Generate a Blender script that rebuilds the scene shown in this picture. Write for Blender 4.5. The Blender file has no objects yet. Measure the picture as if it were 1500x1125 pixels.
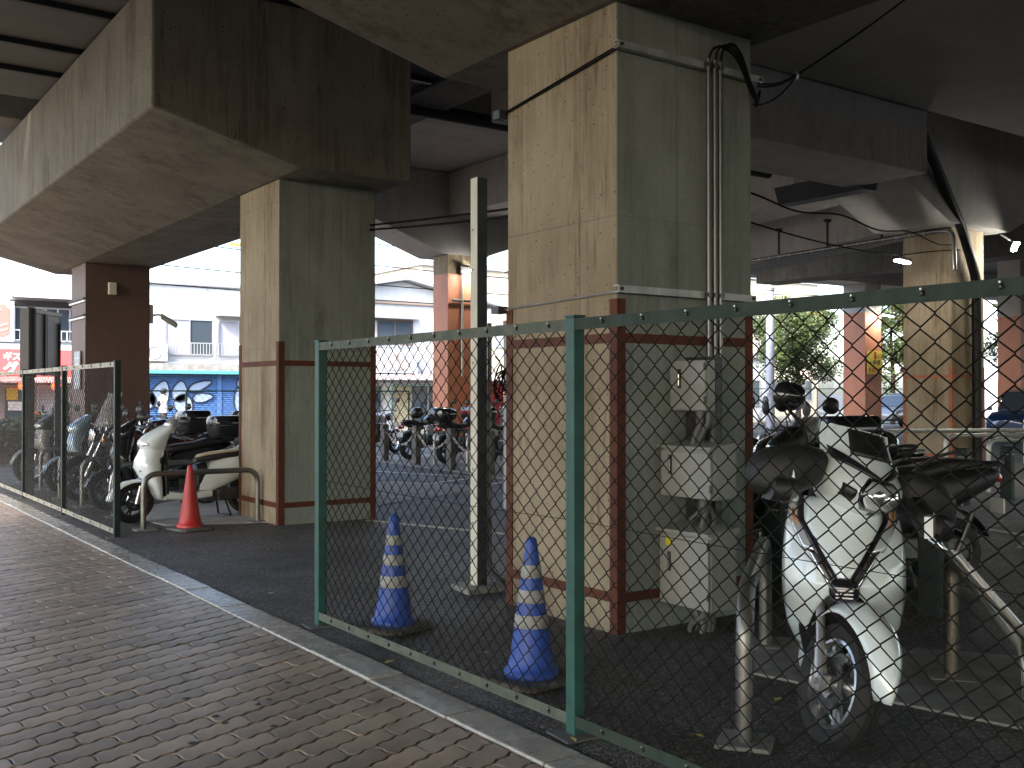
import bpy, bmesh, math, random
from math import sin, cos, pi, radians, atan2, sqrt, hypot
from mathutils import Vector, Matrix
random.seed(7)
SC = bpy.context.scene
COL = SC.collection

# ---------------------------------------------------------------- camera, sky, sun, exposure
cam_d = bpy.data.cameras.new('camera')
cam = bpy.data.objects.new('camera', cam_d); COL.objects.link(cam)
cam_d.sensor_width = 36.0; cam_d.lens = 36.0 * 1514.2 / 1500.0
cam_d.clip_start = 0.05; cam_d.clip_end = 2000
cam.location = (0, 0, 1.47)
cam.rotation_euler = (radians(90 + 0.5214), 0, radians(-35.348))
SC.camera = cam

SUN_EL, SUN_AZ = 42.0, 244.0             # azimuth: compass from +Y towards +X; the sun stands behind the viewer's left shoulder, above the deck
world = bpy.data.worlds.new('World'); SC.world = world; world.use_nodes = True
wn = world.node_tree.nodes; wl = world.node_tree.links
sky = wn.new('ShaderNodeTexSky'); sky.sky_type = 'NISHITA'; sky.sun_disc = False
sky.sun_elevation = radians(SUN_EL); sky.sun_rotation = radians(SUN_AZ)
sky.air_density = 1.0; sky.dust_density = 3.0; sky.ozone_density = 1.0
bg = wn['Background']; bg.inputs['Strength'].default_value = 0.15
wl.new(sky.outputs['Color'], bg.inputs['Color'])
sun_d = bpy.data.lights.new('sun', 'SUN'); sun_d.energy = 1.5; sun_d.angle = radians(10)
sun_d.color = (1.0, 0.91, 0.77)
sun = bpy.data.objects.new('sun', sun_d); COL.objects.link(sun)
sv = Vector((sin(radians(SUN_AZ)) * cos(radians(SUN_EL)), cos(radians(SUN_AZ)) * cos(radians(SUN_EL)), sin(radians(SUN_EL))))
sun.rotation_euler = sv.to_track_quat('Z', 'Y').to_euler()
SC.view_settings.view_transform = 'Standard'; SC.view_settings.look = 'None'
SC.view_settings.exposure = 2.6; SC.view_settings.gamma = 1.0
SC.view_settings.use_curve_mapping = False
SC.render.engine = 'CYCLES'
SC.cycles.max_bounces = 10; SC.cycles.diffuse_bounces = 6; SC.cycles.glossy_bounces = 4
SC.cycles.transmission_bounces = 6; SC.cycles.transparent_max_bounces = 12
SC.cycles.sample_clamp_indirect = 6.0; SC.cycles.use_denoising = True
SC.cycles.caustics_reflective = False; SC.cycles.caustics_refractive = False

# ---------------------------------------------------------------- materials
MATS = {}
def mat(name, col, rough=0.6, metal=0.0, col2=None, scale=4.0, stretch=(1, 1, 1), bump=0.0, bscale=60.0, rnd=0.0,
        coat=0.0, emis=None, estr=0.0, trans=0.0, alpha=1.0, lo=0.35, hi=0.65, spec=0.5, dirt=0.0, dcol=(0.05, 0.045, 0.04), rvar=0.0):
    if name in MATS: return MATS[name]
    m = bpy.data.materials.new(name); m.use_nodes = True; MATS[name] = m
    nt = m.node_tree; N = nt.nodes; L = nt.links; b = N['Principled BSDF']
    b.inputs['Base Color'].default_value = (*col, 1); b.inputs['Roughness'].default_value = rough
    b.inputs['Metallic'].default_value = metal; b.inputs['Specular IOR Level'].default_value = spec
    b.inputs['Coat Weight'].default_value = coat; b.inputs['Coat Roughness'].default_value = 0.04
    b.inputs['Transmission Weight'].default_value = trans; b.inputs['Alpha'].default_value = alpha
    if emis: b.inputs['Emission Color'].default_value = (*emis, 1); b.inputs['Emission Strength'].default_value = estr
    tc = N.new('ShaderNodeTexCoord'); src = None
    def noise(sc_, st=(1, 1, 1), det=5.0, rg=0.6):
        mp = N.new('ShaderNodeMapping'); mp.inputs['Scale'].default_value = st; L.new(tc.outputs['Object'], mp.inputs['Vector'])
        n = N.new('ShaderNodeTexNoise'); n.inputs['Scale'].default_value = sc_; n.inputs['Detail'].default_value = det
        n.inputs['Roughness'].default_value = rg; L.new(mp.outputs['Vector'], n.inputs['Vector']); return n.outputs['Fac']
    def ramp(f, a, c):
        r = N.new('ShaderNodeMapRange'); r.inputs['From Min'].default_value = a; r.inputs['From Max'].default_value = c
        L.new(f, r.inputs['Value']); return r.outputs['Result']
    def mix(f, A, B, mode='MIX'):
        x = N.new('ShaderNodeMix'); x.data_type = 'RGBA'; x.blend_type = mode
        if isinstance(f, float): x.inputs[0].default_value = f
        else: L.new(f, x.inputs[0])
        for sck, v in ((x.inputs[6], A), (x.inputs[7], B)):
            if isinstance(v, tuple): sck.default_value = (*v, 1)
            else: L.new(v, sck)
        return x.outputs[2]
    if col2: src = mix(ramp(noise(scale, stretch), lo, hi), col, col2)
    if dirt > 0:
        f = ramp(noise(2.3, (1, 1, 0.6), 8, 0.7), 0.72 - dirt * 0.35, 0.8); 
        src = mix(f, src or col, dcol)
    if rnd > 0:
        oi = N.new('ShaderNodeObjectInfo'); r = N.new('ShaderNodeMapRange')
        r.inputs['To Min'].default_value = 1 - rnd; r.inputs['To Max'].default_value = 1 + rnd
        L.new(oi.outputs['Random'], r.inputs['Value'])
        h = N.new('ShaderNodeHueSaturation'); L.new(r.outputs['Result'], h.inputs['Value'])
        if src is None: h.inputs['Color'].default_value = (*col, 1)
        else: L.new(src, h.inputs['Color'])
        src = h.outputs['Color']
    if src is not None: L.new(src, b.inputs['Base Color'])
    if rvar > 0:
        r = N.new('ShaderNodeMapRange'); r.inputs['To Min'].default_value = max(0.03, rough - rvar); r.inputs['To Max'].default_value = min(1, rough + rvar)
        r.inputs['From Min'].default_value = .3; r.inputs['From Max'].default_value = .7
        L.new(noise(scale * 1.7), r.inputs['Value']); L.new(r.outputs['Result'], b.inputs['Roughness'])
    if bump > 0:
        bp = N.new('ShaderNodeBump'); bp.inputs['Strength'].default_value = bump; bp.inputs['Distance'].default_value = 0.004
        L.new(noise(bscale, (1, 1, 1), 4.0, 0.65), bp.inputs['Height']); L.new(bp.outputs['Normal'], b.inputs['Normal'])
    return m

def concrete(name, base, dark, streak=0.5, tint=None, pits=True, stain=0.4, panel=None):
    """weathered formwork concrete: cloudy tone, vertical run-off streaks, bug holes"""
    m = bpy.data.materials.new(name); m.use_nodes = True; MATS[name] = m
    nt = m.node_tree; N = nt.nodes; L = nt.links; b = N['Principled BSDF']; b.inputs['Roughness'].default_value = 0.82
    b.inputs['Specular IOR Level'].default_value = 0.3
    tc = N.new('ShaderNodeTexCoord')
    def nz(sc_, st=(1, 1, 1), det=6.0, rg=0.6):
        mp = N.new('ShaderNodeMapping'); mp.inputs['Scale'].default_value = st; L.new(tc.outputs['Object'], mp.inputs['Vector'])
        n = N.new('ShaderNodeTexNoise'); n.inputs['Scale'].default_value = sc_; n.inputs['Detail'].default_value = det
        n.inputs['Roughness'].default_value = rg; L.new(mp.outputs['Vector'], n.inputs['Vector']); return n.outputs['Fac']
    def rg_(f, a, c, lo=0.0, hi=1.0):
        r = N.new('ShaderNodeMapRange'); r.inputs['From Min'].default_value = a; r.inputs['From Max'].default_value = c
        r.inputs['To Min'].default_value = lo; r.inputs['To Max'].default_value = hi; L.new(f, r.inputs['Value']); return r.outputs['Result']
    def mx(f, A, B, mode='MIX'):
        x = N.new('ShaderNodeMix'); x.data_type = 'RGBA'; x.blend_type = mode; L.new(f, x.inputs[0])
        for s, v in ((x.inputs[6], A), (x.inputs[7], B)):
            if isinstance(v, tuple): s.default_value = (*v, 1)
            else: L.new(v, s)
        return x.outputs[2]
    def mul(f, g_):
        m_ = N.new('ShaderNodeMath'); m_.operation = 'MULTIPLY'; L.new(f, m_.inputs[0]); L.new(g_, m_.inputs[1]); return m_.outputs[0]
    c = mx(rg_(nz(1.1, (1, 1, .8), 9, .68), .34, .66), base, tuple(0.45 * a + 0.55 * d for a, d in zip(base, dark)))
    brk = rg_(nz(1.7, (1, 1, .55), 5, .6), .42, .6)                    # where the run-off reaches
    c = mx(mul(rg_(nz(7.0, (1, 1, 0.05), 9, .75), .43, .60, 0, streak), brk), c, dark)
    c = mx(mul(rg_(nz(22.0, (1, 1, 0.09), 5, .7), .52, .70, 0, streak), rg_(nz(2.6, (1, 1, .4)), .45, .62)), c, tuple(v * .6 for v in dark))
    if tint: c = mx(rg_(nz(0.8, (1, 1, .5)), .45, .62, 0, .8), c, tint)
    c = mx(rg_(nz(2.0, (1, 1, .45), 10, .78), .58, .72, 0, stain), c, (0.05, 0.045, 0.036))
    c = mx(rg_(nz(60.0, (1, 1, 1), 3, .7), .35, .7, 0, .35), c, tuple(v * .55 for v in base))
    c = mx(rg_(nz(9.0, (1, 1, 1), 8, .8), .62, .72, 0, .5), c, tuple(min(.6, v * 1.35) for v in base))
    if pits:
        v = N.new('ShaderNodeTexVoronoi'); v.inputs['Scale'].default_value = 17.0; v.inputs['Randomness'].default_value = 1.0
        L.new(tc.outputs['Object'], v.inputs['Vector'])
        thr = N.new('ShaderNodeMath'); thr.operation = 'LESS_THAN'
        mm = N.new('ShaderNodeMath'); mm.operation = 'MULTIPLY'; mm.inputs[1].default_value = .2
        sp = N.new('ShaderNodeSeparateColor'); L.new(v.outputs['Color'], sp.inputs[0]); 
        pw = N.new('ShaderNodeMath'); pw.operation = 'POWER'; pw.inputs[1].default_value = 4.0; L.new(sp.outputs[0], pw.inputs[0])
        L.new(pw.outputs[0], mm.inputs[0]); L.new(v.outputs['Distance'], thr.inputs[0]); L.new(mm.outputs[0], thr.inputs[1])
        c = mx(thr.outputs[0], c, (0.03, 0.026, 0.022))
    L.new(c, b.inputs['Base Color'])
    bp = N.new('ShaderNodeBump'); bp.inputs['Strength'].default_value = 0.35; bp.inputs['Distance'].default_value = 0.004
    L.new(nz(26.0, (1, 1, .25), 8, .7), bp.inputs['Height']); L.new(bp.outputs['Normal'], b.inputs['Normal'])
    return m

def asphalt(name, base, speck, rough=0.75, bump=1.0, sc_=150.0, dust=None):
    m = bpy.data.materials.new(name); m.use_nodes = True; MATS[name] = m
    nt = m.node_tree; N = nt.nodes; L = nt.links; b = N['Principled BSDF']
    tc = N.new('ShaderNodeTexCoord')
    v = N.new('ShaderNodeTexVoronoi'); v.inputs['Scale'].default_value = sc_; L.new(tc.outputs['Object'], v.inputs['Vector'])
    sp = N.new('ShaderNodeSeparateColor'); L.new(v.outputs['Color'], sp.inputs[0])
    pw = N.new('ShaderNodeMath'); pw.operation = 'POWER'; pw.inputs[1].default_value = 3.0; L.new(sp.outputs[0], pw.inputs[0])
    x = N.new('ShaderNodeMix'); x.data_type = 'RGBA'; L.new(pw.outputs[0], x.inputs[0])
    x.inputs[6].default_value = (*base, 1); x.inputs[7].default_value = (*speck, 1)
    n = N.new('ShaderNodeTexNoise'); n.inputs['Scale'].default_value = 0.9; n.inputs['Detail'].default_value = 8; n.inputs['Roughness'].default_value = .65
    L.new(tc.outputs['Object'], n.inputs['Vector'])
    r = N.new('ShaderNodeMapRange'); r.inputs['From Min'].default_value = .42; r.inputs['From Max'].default_value = .72
    r.inputs['To Max'].default_value = .75; L.new(n.outputs['Fac'], r.inputs['Value'])
    y = N.new('ShaderNodeMix'); y.data_type = 'RGBA'; L.new(r.outputs['Result'], y.inputs[0]); L.new(x.outputs[2], y.inputs[6])
    y.inputs[7].default_value = (*(dust or tuple(c * .5 for c in base)), 1)
    L.new(y.outputs[2], b.inputs['Base Color'])
    r2 = N.new('ShaderNodeMapRange'); r2.inputs['To Min'].default_value = rough - .15; r2.inputs['To Max'].default_value = rough + .12
    L.new(n.outputs['Fac'], r2.inputs['Value']); L.new(r2.outputs['Result'], b.inputs['Roughness'])
    n2 = N.new('ShaderNodeTexNoise'); n2.inputs['Scale'].default_value = 260; n2.inputs['Detail'].default_value = 2
    L.new(tc.outputs['Object'], n2.inputs['Vector'])
    ad = N.new('ShaderNodeMath'); ad.operation = 'SUBTRACT'; L.new(n2.outputs['Fac'], ad.inputs[0]); L.new(v.outputs['Distance'], ad.inputs[1])
    bp = N.new('ShaderNodeBump'); bp.inputs['Strength'].default_value = bump; bp.inputs['Distance'].default_value = 0.006
    L.new(ad.outputs[0], bp.inputs['Height']); L.new(bp.outputs['Normal'], b.inputs['Normal'])
    return m

M_CONC_WARM = concrete('warm lit concrete', (0.335, 0.282, 0.198), (0.135, 0.092, 0.050), .95, None, True, .45)  # warm light on the -X faces is put into this beige
M_CONC_SHADE = concrete('shaded grey green concrete', (0.265, 0.292, 0.268), (0.115, 0.128, 0.112), .75, (0.195, 0.232, 0.208), False, .5)  # copy for the -Y faces, their cool shade put into the colour
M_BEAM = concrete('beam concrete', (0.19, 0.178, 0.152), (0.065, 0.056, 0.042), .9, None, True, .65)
M_BEAM_LIT = concrete('bounce lit beam concrete', (0.45, 0.44, 0.42), (0.26, 0.25, 0.23), .5, None, False, .3)  # lighter copy of the beam concrete; bounced light is put into its colour
M_DECK_SHADE = concrete('shaded deck concrete', (0.10, 0.10, 0.098), (0.06, 0.058, 0.055), .3, None, False, .3)  # darker copy of the slab concrete; ceiling shade is put into its colour
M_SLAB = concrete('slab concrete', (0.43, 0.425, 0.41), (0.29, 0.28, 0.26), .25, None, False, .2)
M_ASPH = asphalt('coarse asphalt', (0.026, 0.025, 0.024), (0.24, 0.23, 0.21), .62, 1.0, 95.0)
M_STREET = asphalt('street asphalt', (0.060, 0.062, 0.066), (0.15, 0.15, 0.15), .8, .5, 150.0)
M_PAVE = mat('paver clay', (0.35, 0.265, 0.185), .34, 0, (0.215, 0.168, 0.126), 3.0, bump=.5, bscale=190, rnd=.30, dirt=.3, dcol=(.30, .26, .20), rvar=.12)
M_PAVE2 = mat('paver clay far', (0.35, 0.268, 0.19), .34, 0, (0.205, 0.162, 0.124), 2.2, bump=.5, bscale=190, dirt=.3, dcol=(.28, .24, .19))
M_JOINT = mat('joint sand', (0.008, 0.007, 0.006), .95, bump=.5, bscale=200)
M_KERB = mat('kerb granite', (0.36, 0.345, 0.30), .25, 0, (0.23, 0.222, 0.198), 5.0, bump=.35, bscale=220, rnd=.12, dirt=.3, rvar=.14)
M_GREEN = mat('green fence paint', (0.016, 0.080, 0.064), .55, 0, (0.012, 0.052, 0.042), 9.0, bump=.15, bscale=80, dirt=.15, dcol=(.1, .08, .05))
M_RAIL = mat('shaded fence rail', spec=.12, col=(0.038, 0.052, 0.042), rough=.6, metal=0, col2=(0.024, 0.036, 0.029), scale=10, bump=.2, bscale=90, dirt=.25, dcol=(.09, .07, .045))  # darker copy: the near segment's dimmer light is put into the green
M_RAIL_LIT = mat('brighter lit fence rail', spec=.12, col=(0.115, 0.125, 0.10), rough=.6, metal=0, col2=(0.07, 0.085, 0.068), scale=10, bump=.2, bscale=90, dirt=.3, dcol=(.07, .055, .035))  # paler copy: the far segment's brighter light is put into the colour
M_RAILB = mat('weathered rail', (0.33, 0.31, 0.24), .55, .2, (0.17, 0.16, 0.125), 12, bump=.2, bscale=90, dirt=.3)
M_WIRE = mat('chain link wire', (0.0045, 0.006, 0.005), .7, 0.0, (0.012, 0.012, 0.010), 14, spec=.15)
M_WIREF = mat('faded chain link wire', (0.04, 0.038, 0.032), .6, 0.0, (0.02, 0.02, 0.018), 14)
M_DKPOST = mat('dark post paint', (0.012, 0.020, 0.019), .5, 0, (0.02, 0.03, 0.027), 10, spec=.2)
M_RED = mat('red oxide steel', spec=.2, col=(0.105, 0.036, 0.020), rough=.7, metal=0, col2=(0.07, 0.025, 0.016), scale=5, stretch=(1, 1, .4), bump=.25, bscale=70, dirt=.2, dcol=(.05, .03, .02))
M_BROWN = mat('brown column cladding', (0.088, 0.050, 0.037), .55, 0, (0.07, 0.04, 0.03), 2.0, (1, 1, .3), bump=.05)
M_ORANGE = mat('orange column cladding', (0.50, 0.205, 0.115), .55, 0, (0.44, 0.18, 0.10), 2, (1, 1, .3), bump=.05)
M_GALV = mat('galvanised steel', (0.50, 0.50, 0.47), .42, .75, (0.36, 0.36, 0.34), 7, (1, 1, .3), bump=.06, rvar=.1)
M_PIPE = mat('dull steel pipe', (0.22, 0.22, 0.20), .36, .8, (0.16, 0.16, 0.145), 6, bump=.05)
M_GOLDTINT = mat('gold lit steel pipe', (0.36, 0.33, 0.26), .26, .95, (0.30, 0.27, 0.21), 5)  # grey steel with its golden highlight put into the base colour
M_BOX = mat('cabinet grey paint', (0.29, 0.295, 0.268), .45, 0, (0.23, 0.235, 0.215), 3, (1, 1, .4), bump=.05, dirt=.12, dcol=(.2, .19, .15))
M_BLK = mat('black plastic', (0.012, 0.012, 0.013), .42, bump=.06, bscale=200)
M_BLKG = mat('black gloss plastic', (0.010, 0.010, 0.012), .16, coat=.5)
M_RUB = mat('tyre rubber', (0.016, 0.016, 0.016), .75, bump=.35, bscale=120)
M_CHR = mat('chrome', (0.72, 0.72, 0.72), .10, 1.0)
M_ALU = mat('cast aluminium', (0.55, 0.55, 0.56), .28, 1.0)
M_DALU = mat('dark engine metal', (0.10, 0.10, 0.10), .42, .7, (0.05, 0.05, 0.05), 20)
M_WHITE = mat('pearl white paint', (0.72, 0.79, 0.80), .16, coat=1.0)
M_WHITE2 = mat('dusty white paint', (0.60, 0.585, 0.54), .26, coat=.4, dirt=.1, dcol=(.4, .37, .32))
M_SILV = mat('silver paint', (0.38, 0.385, 0.39), .28, .6, coat=.4)
M_SBLUE = mat('pale blue paint', (0.22, 0.33, 0.40), .25, .3, coat=.5)
M_MAROON = mat('maroon paint', (0.095, 0.03, 0.032), .3, coat=.4)
M_GREYP = mat('grey scooter paint', (0.23, 0.235, 0.225), .33, .2, coat=.3)
M_SEAT = mat('seat vinyl', (0.014, 0.013, 0.013), .5, bump=.3, bscale=160)
M_SEATB = mat('cream seat vinyl', (0.55, 0.46, 0.32), .5, bump=.2, bscale=160)
M_LENS = mat('clear lens', (0.75, 0.78, 0.80), .06, .55, coat=1.0)
M_REDL = mat('red lens', (0.42, 0.012, 0.012), .12, coat=1.0)
M_AMB = mat('amber lens', (0.55, 0.18, 0.03), .12, coat=1.0)
M_SCREEN = mat('windscreen', (0.55, 0.57, 0.57), .06, alpha=.16)
M_PLATE = mat('number plate', (0.62, 0.64, 0.62), .45)
M_CONE_B = mat('blue cone plastic', (0.022, 0.075, 0.36), .48, 0, (0.019, 0.058, 0.27), 6, dirt=.12, dcol=(.1, .1, .12))
M_CONE_W = mat('cone reflective white', (0.33, 0.335, 0.31), .55, 0, (0.24, 0.24, 0.22), 12, dirt=.3, dcol=(.16, .15, .13))
M_CONE_R = mat('red cone plastic', (0.44, 0.028, 0.022), .45, 0, (0.34, 0.02, 0.018), 6, dirt=.06, dcol=(.1, .03, .03))
M_CONE_O = mat('orange cone plastic', (0.75, 0.11, 0.05), .45)
M_COND = mat('conduit steel', (0.17, 0.175, 0.17), .35, .85, (0.11, 0.115, 0.11), 7, (1, 1, .3))
M_RUBBERB = mat('weathered rubber base', (0.12, 0.115, 0.105), .8, 0, (0.07, 0.067, 0.062), 8, bump=.3)
M_LINE = mat('worn road paint', (0.52, 0.52, 0.49), .7, 0, (0.22, 0.22, 0.21), 16, bump=.4, lo=.45, hi=.7)
M_LINEY = mat('worn cream road paint', (0.50, 0.45, 0.33), .7, 0, (0.2, 0.18, 0.15), 16, bump=.4, lo=.45, hi=.7)
M_PAD = mat('cement pad', (0.25, 0.245, 0.22), .85, 0, (0.15, 0.147, 0.135), 5, bump=.5, bscale=90, dirt=.3)
M_CABLE = mat('black cable', (0.006, 0.006, 0.006), .85, spec=.1)
M_DKPIPE = mat('dark painted pipe', (0.010, 0.011, 0.012), .5, spec=.3)
M_LAMP = mat('lit fluorescent', (1, 1, 1), .5, emis=(1.0, 0.95, 0.86), estr=32.0)
M_WALLW = mat('white house wall', (0.68, 0.70, 0.72), .8, 0, (0.56, 0.58, 0.60), 1.2, (1, 1, .4), bump=.1, dirt=.06, dcol=(.35, .35, .34))
M_WALLB = mat('pale blue white wall', (0.58, 0.62, 0.68), .8, 0, (0.48, 0.52, 0.58), 1.2, (1, 1, .4), dirt=.06, dcol=(.3, .3, .32))
M_WALLC = mat('cream house wall', (0.60, 0.55, 0.45), .85, 0, (0.52, 0.47, 0.38), 1.0)
M_GLASS = mat('window glass', (0.06, 0.08, 0.10), .06, 0, coat=1.0)
M_CURT = mat('curtain', (0.42, 0.43, 0.48), .8, 0, (0.32, 0.33, 0.38), 9, (6, 1, .2))
M_ALUF = mat('window frame alloy', (0.46, 0.48, 0.5), .4, .4)
M_SHUT = mat('blue shutter', (0.085, 0.19, 0.42), .5, 0, (0.07, 0.155, 0.36), 3)
M_TEAL = mat('teal awning', (0.10, 0.34, 0.36), .5)
M_SIGNR = mat('salmon red sign', (0.66, 0.12, 0.12), .5)
M_SIGNW = mat('sign white', (0.82, 0.84, 0.85), .5)
M_LANT = mat('paper lantern', (0.8, 0.1, 0.03), .6, emis=(1.0, 0.10, 0.02), estr=0.9)
M_TRIMD = mat('dark trim', (0.03, 0.03, 0.032), .5)
M_ROOF = mat('grey roof', (0.28, 0.29, 0.31), .7)
M_YEL = mat('yellow steel', (0.62, 0.42, 0.05), .5)
M_LEAF = mat('tree leaf', (0.050, 0.092, 0.032), .6, col2=(0.095, 0.13, 0.042), scale=.8)
M_LEAFY = mat('yellowing leaf', (0.17, 0.17, 0.045), .6, col2=(0.085, 0.12, 0.038), scale=.8)
M_LEAFD = mat('dark leaf', (0.025, 0.055, 0.022), .55, col2=(0.05, 0.085, 0.03), scale=2.0)
M_BARK = mat('bark', (0.06, 0.045, 0.032), .9, bump=.6, bscale=40)
M_UPOLE = mat('utility pole paint', (0.36, 0.41, 0.52), .6)
M_CARB = mat('blue car paint', (0.012, 0.045, 0.15), .15, .3, coat=1.0)
M_CARW = mat('white car paint', (0.62, 0.64, 0.66), .2, coat=.8)
M_SKIN = mat('skin', (0.48, 0.31, 0.22), .55)
M_SHIRT = mat('white shirt cloth', (0.66, 0.68, 0.70), .85, 0, (0.5, 0.52, 0.56), 14)
M_TROUS = mat('dark trousers', (0.03, 0.032, 0.04), .85)
M_HAIR = mat('dark hair', (0.015, 0.012, 0.01), .5)
M_DRY = mat('fallen leaf', (0.42, 0.36, 0.12), .7, col2=(.3, .22, .09), scale=20)
M_DRYW = mat('pale litter', (0.48, 0.45, 0.38), .8)
M_YSIGN = mat('yellow sign', (0.72, 0.55, 0.04), .5)
M_REDBOX = mat('red cabinet', (0.45, 0.04, 0.05), .45)
M_GRAFW = mat('graffiti white', (0.30, 0.40, 0.55), .6)
M_GRAFK = mat('graffiti black', (0.015, 0.018, 0.03), .6)
M_STICK = mat('yellow sticker', (0.55, 0.48, 0.02), .5)
M_SIGNBLUE = mat('sign panel grey', (0.22, 0.24, 0.28), .45)
M_MIRROR = mat('mirror face', (0.35, 0.36, 0.37), .08, .9)

# ---------------------------------------------------------------- mesh builder
class MB:
    def __init__(s): s.v = []; s.f = []
    def add(s, vs, fs):
        o = len(s.v); s.v += [tuple(p) for p in vs]; s.f += [tuple(i + o for i in f) for f in fs]; return s
    def box(s, x0, x1, y0, y1, z0, z1):
        return s.add([(x0, y0, z0), (x1, y0, z0), (x1, y1, z0), (x0, y1, z0), (x0, y0, z1), (x1, y0, z1), (x1, y1, z1), (x0, y1, z1)],
                     [(0, 3, 2, 1), (4, 5, 6, 7), (0, 1, 5, 4), (1, 2, 6, 5), (2, 3, 7, 6), (3, 0, 4, 7)])
    def bar(s, a, b, w, h, up=(0, 0, 1)):
        a = Vector(a); b = Vector(b); d = (b - a).normalized(); u = Vector(up)
        if abs(d.dot(u)) > .98: u = Vector((1, 0, 0))
        r = d.cross(u).normalized() * (w / 2); t = r.cross(d).normalized() * (h / 2)
        vs = [a - r - t, a + r - t, a + r + t, a - r + t, b - r - t, b + r - t, b + r + t, b - r + t]
        return s.add(vs, [(3, 2, 1, 0), (4, 5, 6, 7), (0, 1, 5, 4), (1, 2, 6, 5), (2, 3, 7, 6), (3, 0, 4, 7)])
    def loft(s, rings, cap=True, close=False):
        n = len(rings[0]); o = len(s.v)
        for r in rings: s.v += [tuple(p) for p in r]
        m = len(rings); rng = m if close else m - 1
        for i in range(rng):
            a = o + i * n; b = o + ((i + 1) % m) * n
            for j in range(n): s.f.append((a + j, a + (j + 1) % n, b + (j + 1) % n, b + j))
        if cap and not close:
            s.f.append(tuple(o + j for j in reversed(range(n)))); s.f.append(tuple(o + (m - 1) * n + j for j in range(n)))
        return s
    def tube(s, pts, r, n=8, cap=True, close=False):
        P = [Vector(p) for p in pts]; m = len(P); rings = []; prev = None
        for i in range(m):
            if close: d = (P[(i + 1) % m] - P[i - 1])
            else: d = P[min(i + 1, m - 1)] - P[max(i - 1, 0)]
            d.normalize()
            if prev is None:
                u = Vector((0, 0, 1)) if abs(d.z) < .9 else Vector((1, 0, 0))
                a = d.cross(u).normalized()
            else:
                a = (prev - d * prev.dot(d))
                a = a.normalized() if a.length > 1e-6 else d.orthogonal().normalized()
            prev = a; b = d.cross(a); rr = r[i] if isinstance(r, (list, tuple)) else r
            rings.append([P[i] + a * (rr * cos(2 * pi * k / n)) + b * (rr * sin(2 * pi * k / n)) for k in range(n)])
        return s.loft(rings, cap, close)
    def lathe(s, prof, n=24, c=(0, 0, 0), axis='z', cap=True):
        rings = []
        for r, h in prof:
            ring = []
            for k in range(n):
                a = 2 * pi * k / n
                if axis == 'z': p = (c[0] + r * cos(a), c[1] + r * sin(a), c[2] + h)
                elif axis == 'y': p = (c[0] + r * sin(a), c[1] + h, c[2] + r * cos(a))
                else: p = (c[0] + h, c[1] + r * cos(a), c[2] + r * sin(a))
                ring.append(p)
            rings.append(ring)
        return s.loft(rings, cap)
    def prism(s, poly, axis, a0, a1):
        n = len(poly)
        def P(p, a): return (a, p[0], p[1]) if axis == 'x' else ((p[0], a, p[1]) if axis == 'y' else (p[0], p[1], a))
        vs = [P(p, a0) for p in poly] + [P(p, a1) for p in poly]
        fs = [tuple(range(n)), tuple(reversed(range(n, 2 * n)))] + [(i, i + n, (i + 1) % n + n, (i + 1) % n) for i in range(n)]
        return s.add(vs, fs)
    def grid(s, fn, nu, nv):
        o = len(s.v)
        for i in range(nu + 1):
            for j in range(nv + 1): s.v.append(tuple(fn(i / nu, j / nv)))
        for i in range(nu):
            for j in range(nv):
                a = o + i * (nv + 1) + j; s.f.append((a, a + 1, a + nv + 2, a + nv + 1))
        return s
    def tf(s, M): s.v = [tuple(M @ Vector(p)) for p in s.v]; return s
    def mesh(s, name, m, smooth=None):
        me = bpy.data.meshes.new(name); me.from_pydata(s.v, [], s.f); me.materials.append(m)
        bm = bmesh.new(); bm.from_mesh(me); bmesh.ops.recalc_face_normals(bm, faces=bm.faces); bm.to_mesh(me); bm.free()
        if smooth is not None:
            me.polygons.foreach_set('use_smooth', [True] * len(me.polygons)); me.set_sharp_from_angle(angle=radians(smooth))
        return me
    def build(s, name, m, parent=None, smooth=None, bevel=0, solid=0, sub=0):
        o = bpy.data.objects.new(name, s.mesh(name, m, smooth)); COL.objects.link(o)
        if parent is not None: o.parent = parent
        if solid: md = o.modifiers.new('solid', 'SOLIDIFY'); md.thickness = solid; md.offset = 0
        if sub: md = o.modifiers.new('sub', 'SUBSURF'); md.levels = sub; md.render_levels = sub
        if bevel: md = o.modifiers.new('bevel', 'BEVEL'); md.width = bevel; md.segments = 2; md.limit_method = 'ANGLE'; md.angle_limit = radians(40)
        return o
def tag(o, label=None, cat=None, group=None, kind=None):
    if label: o['label'] = label
    if cat: o['category'] = cat
    if group: o['group'] = group
    if kind: o['kind'] = kind
    return o
def empty(name, loc=(0, 0, 0), rz=0.0):
    o = bpy.data.objects.new(name, None); COL.objects.link(o); o.location = loc; o.rotation_euler = (0, 0, rz); o.empty_display_size = .2; return o
def copy_tree(o, parent=None):
    c = o.copy(); COL.objects.link(c); c.parent = parent
    for ch in [x for x in o.children]: copy_tree(ch, c)
    return c
def ell(c, a, b, plane='x', n=16, e=2.4):
    out = []
    for k in range(n):
        t = 2 * pi * k / n; ct, st = cos(t), sin(t)
        u = a * math.copysign(abs(ct) ** (2 / e), ct); w = b * math.copysign(abs(st) ** (2 / e), st)
        out.append((c[0], c[1] + u, c[2] + w) if plane == 'x' else ((c[0] + w, c[1] + u, c[2]) if plane == 'z' else (c[0] + u, c[1], c[2] + w)))
    return out
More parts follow.
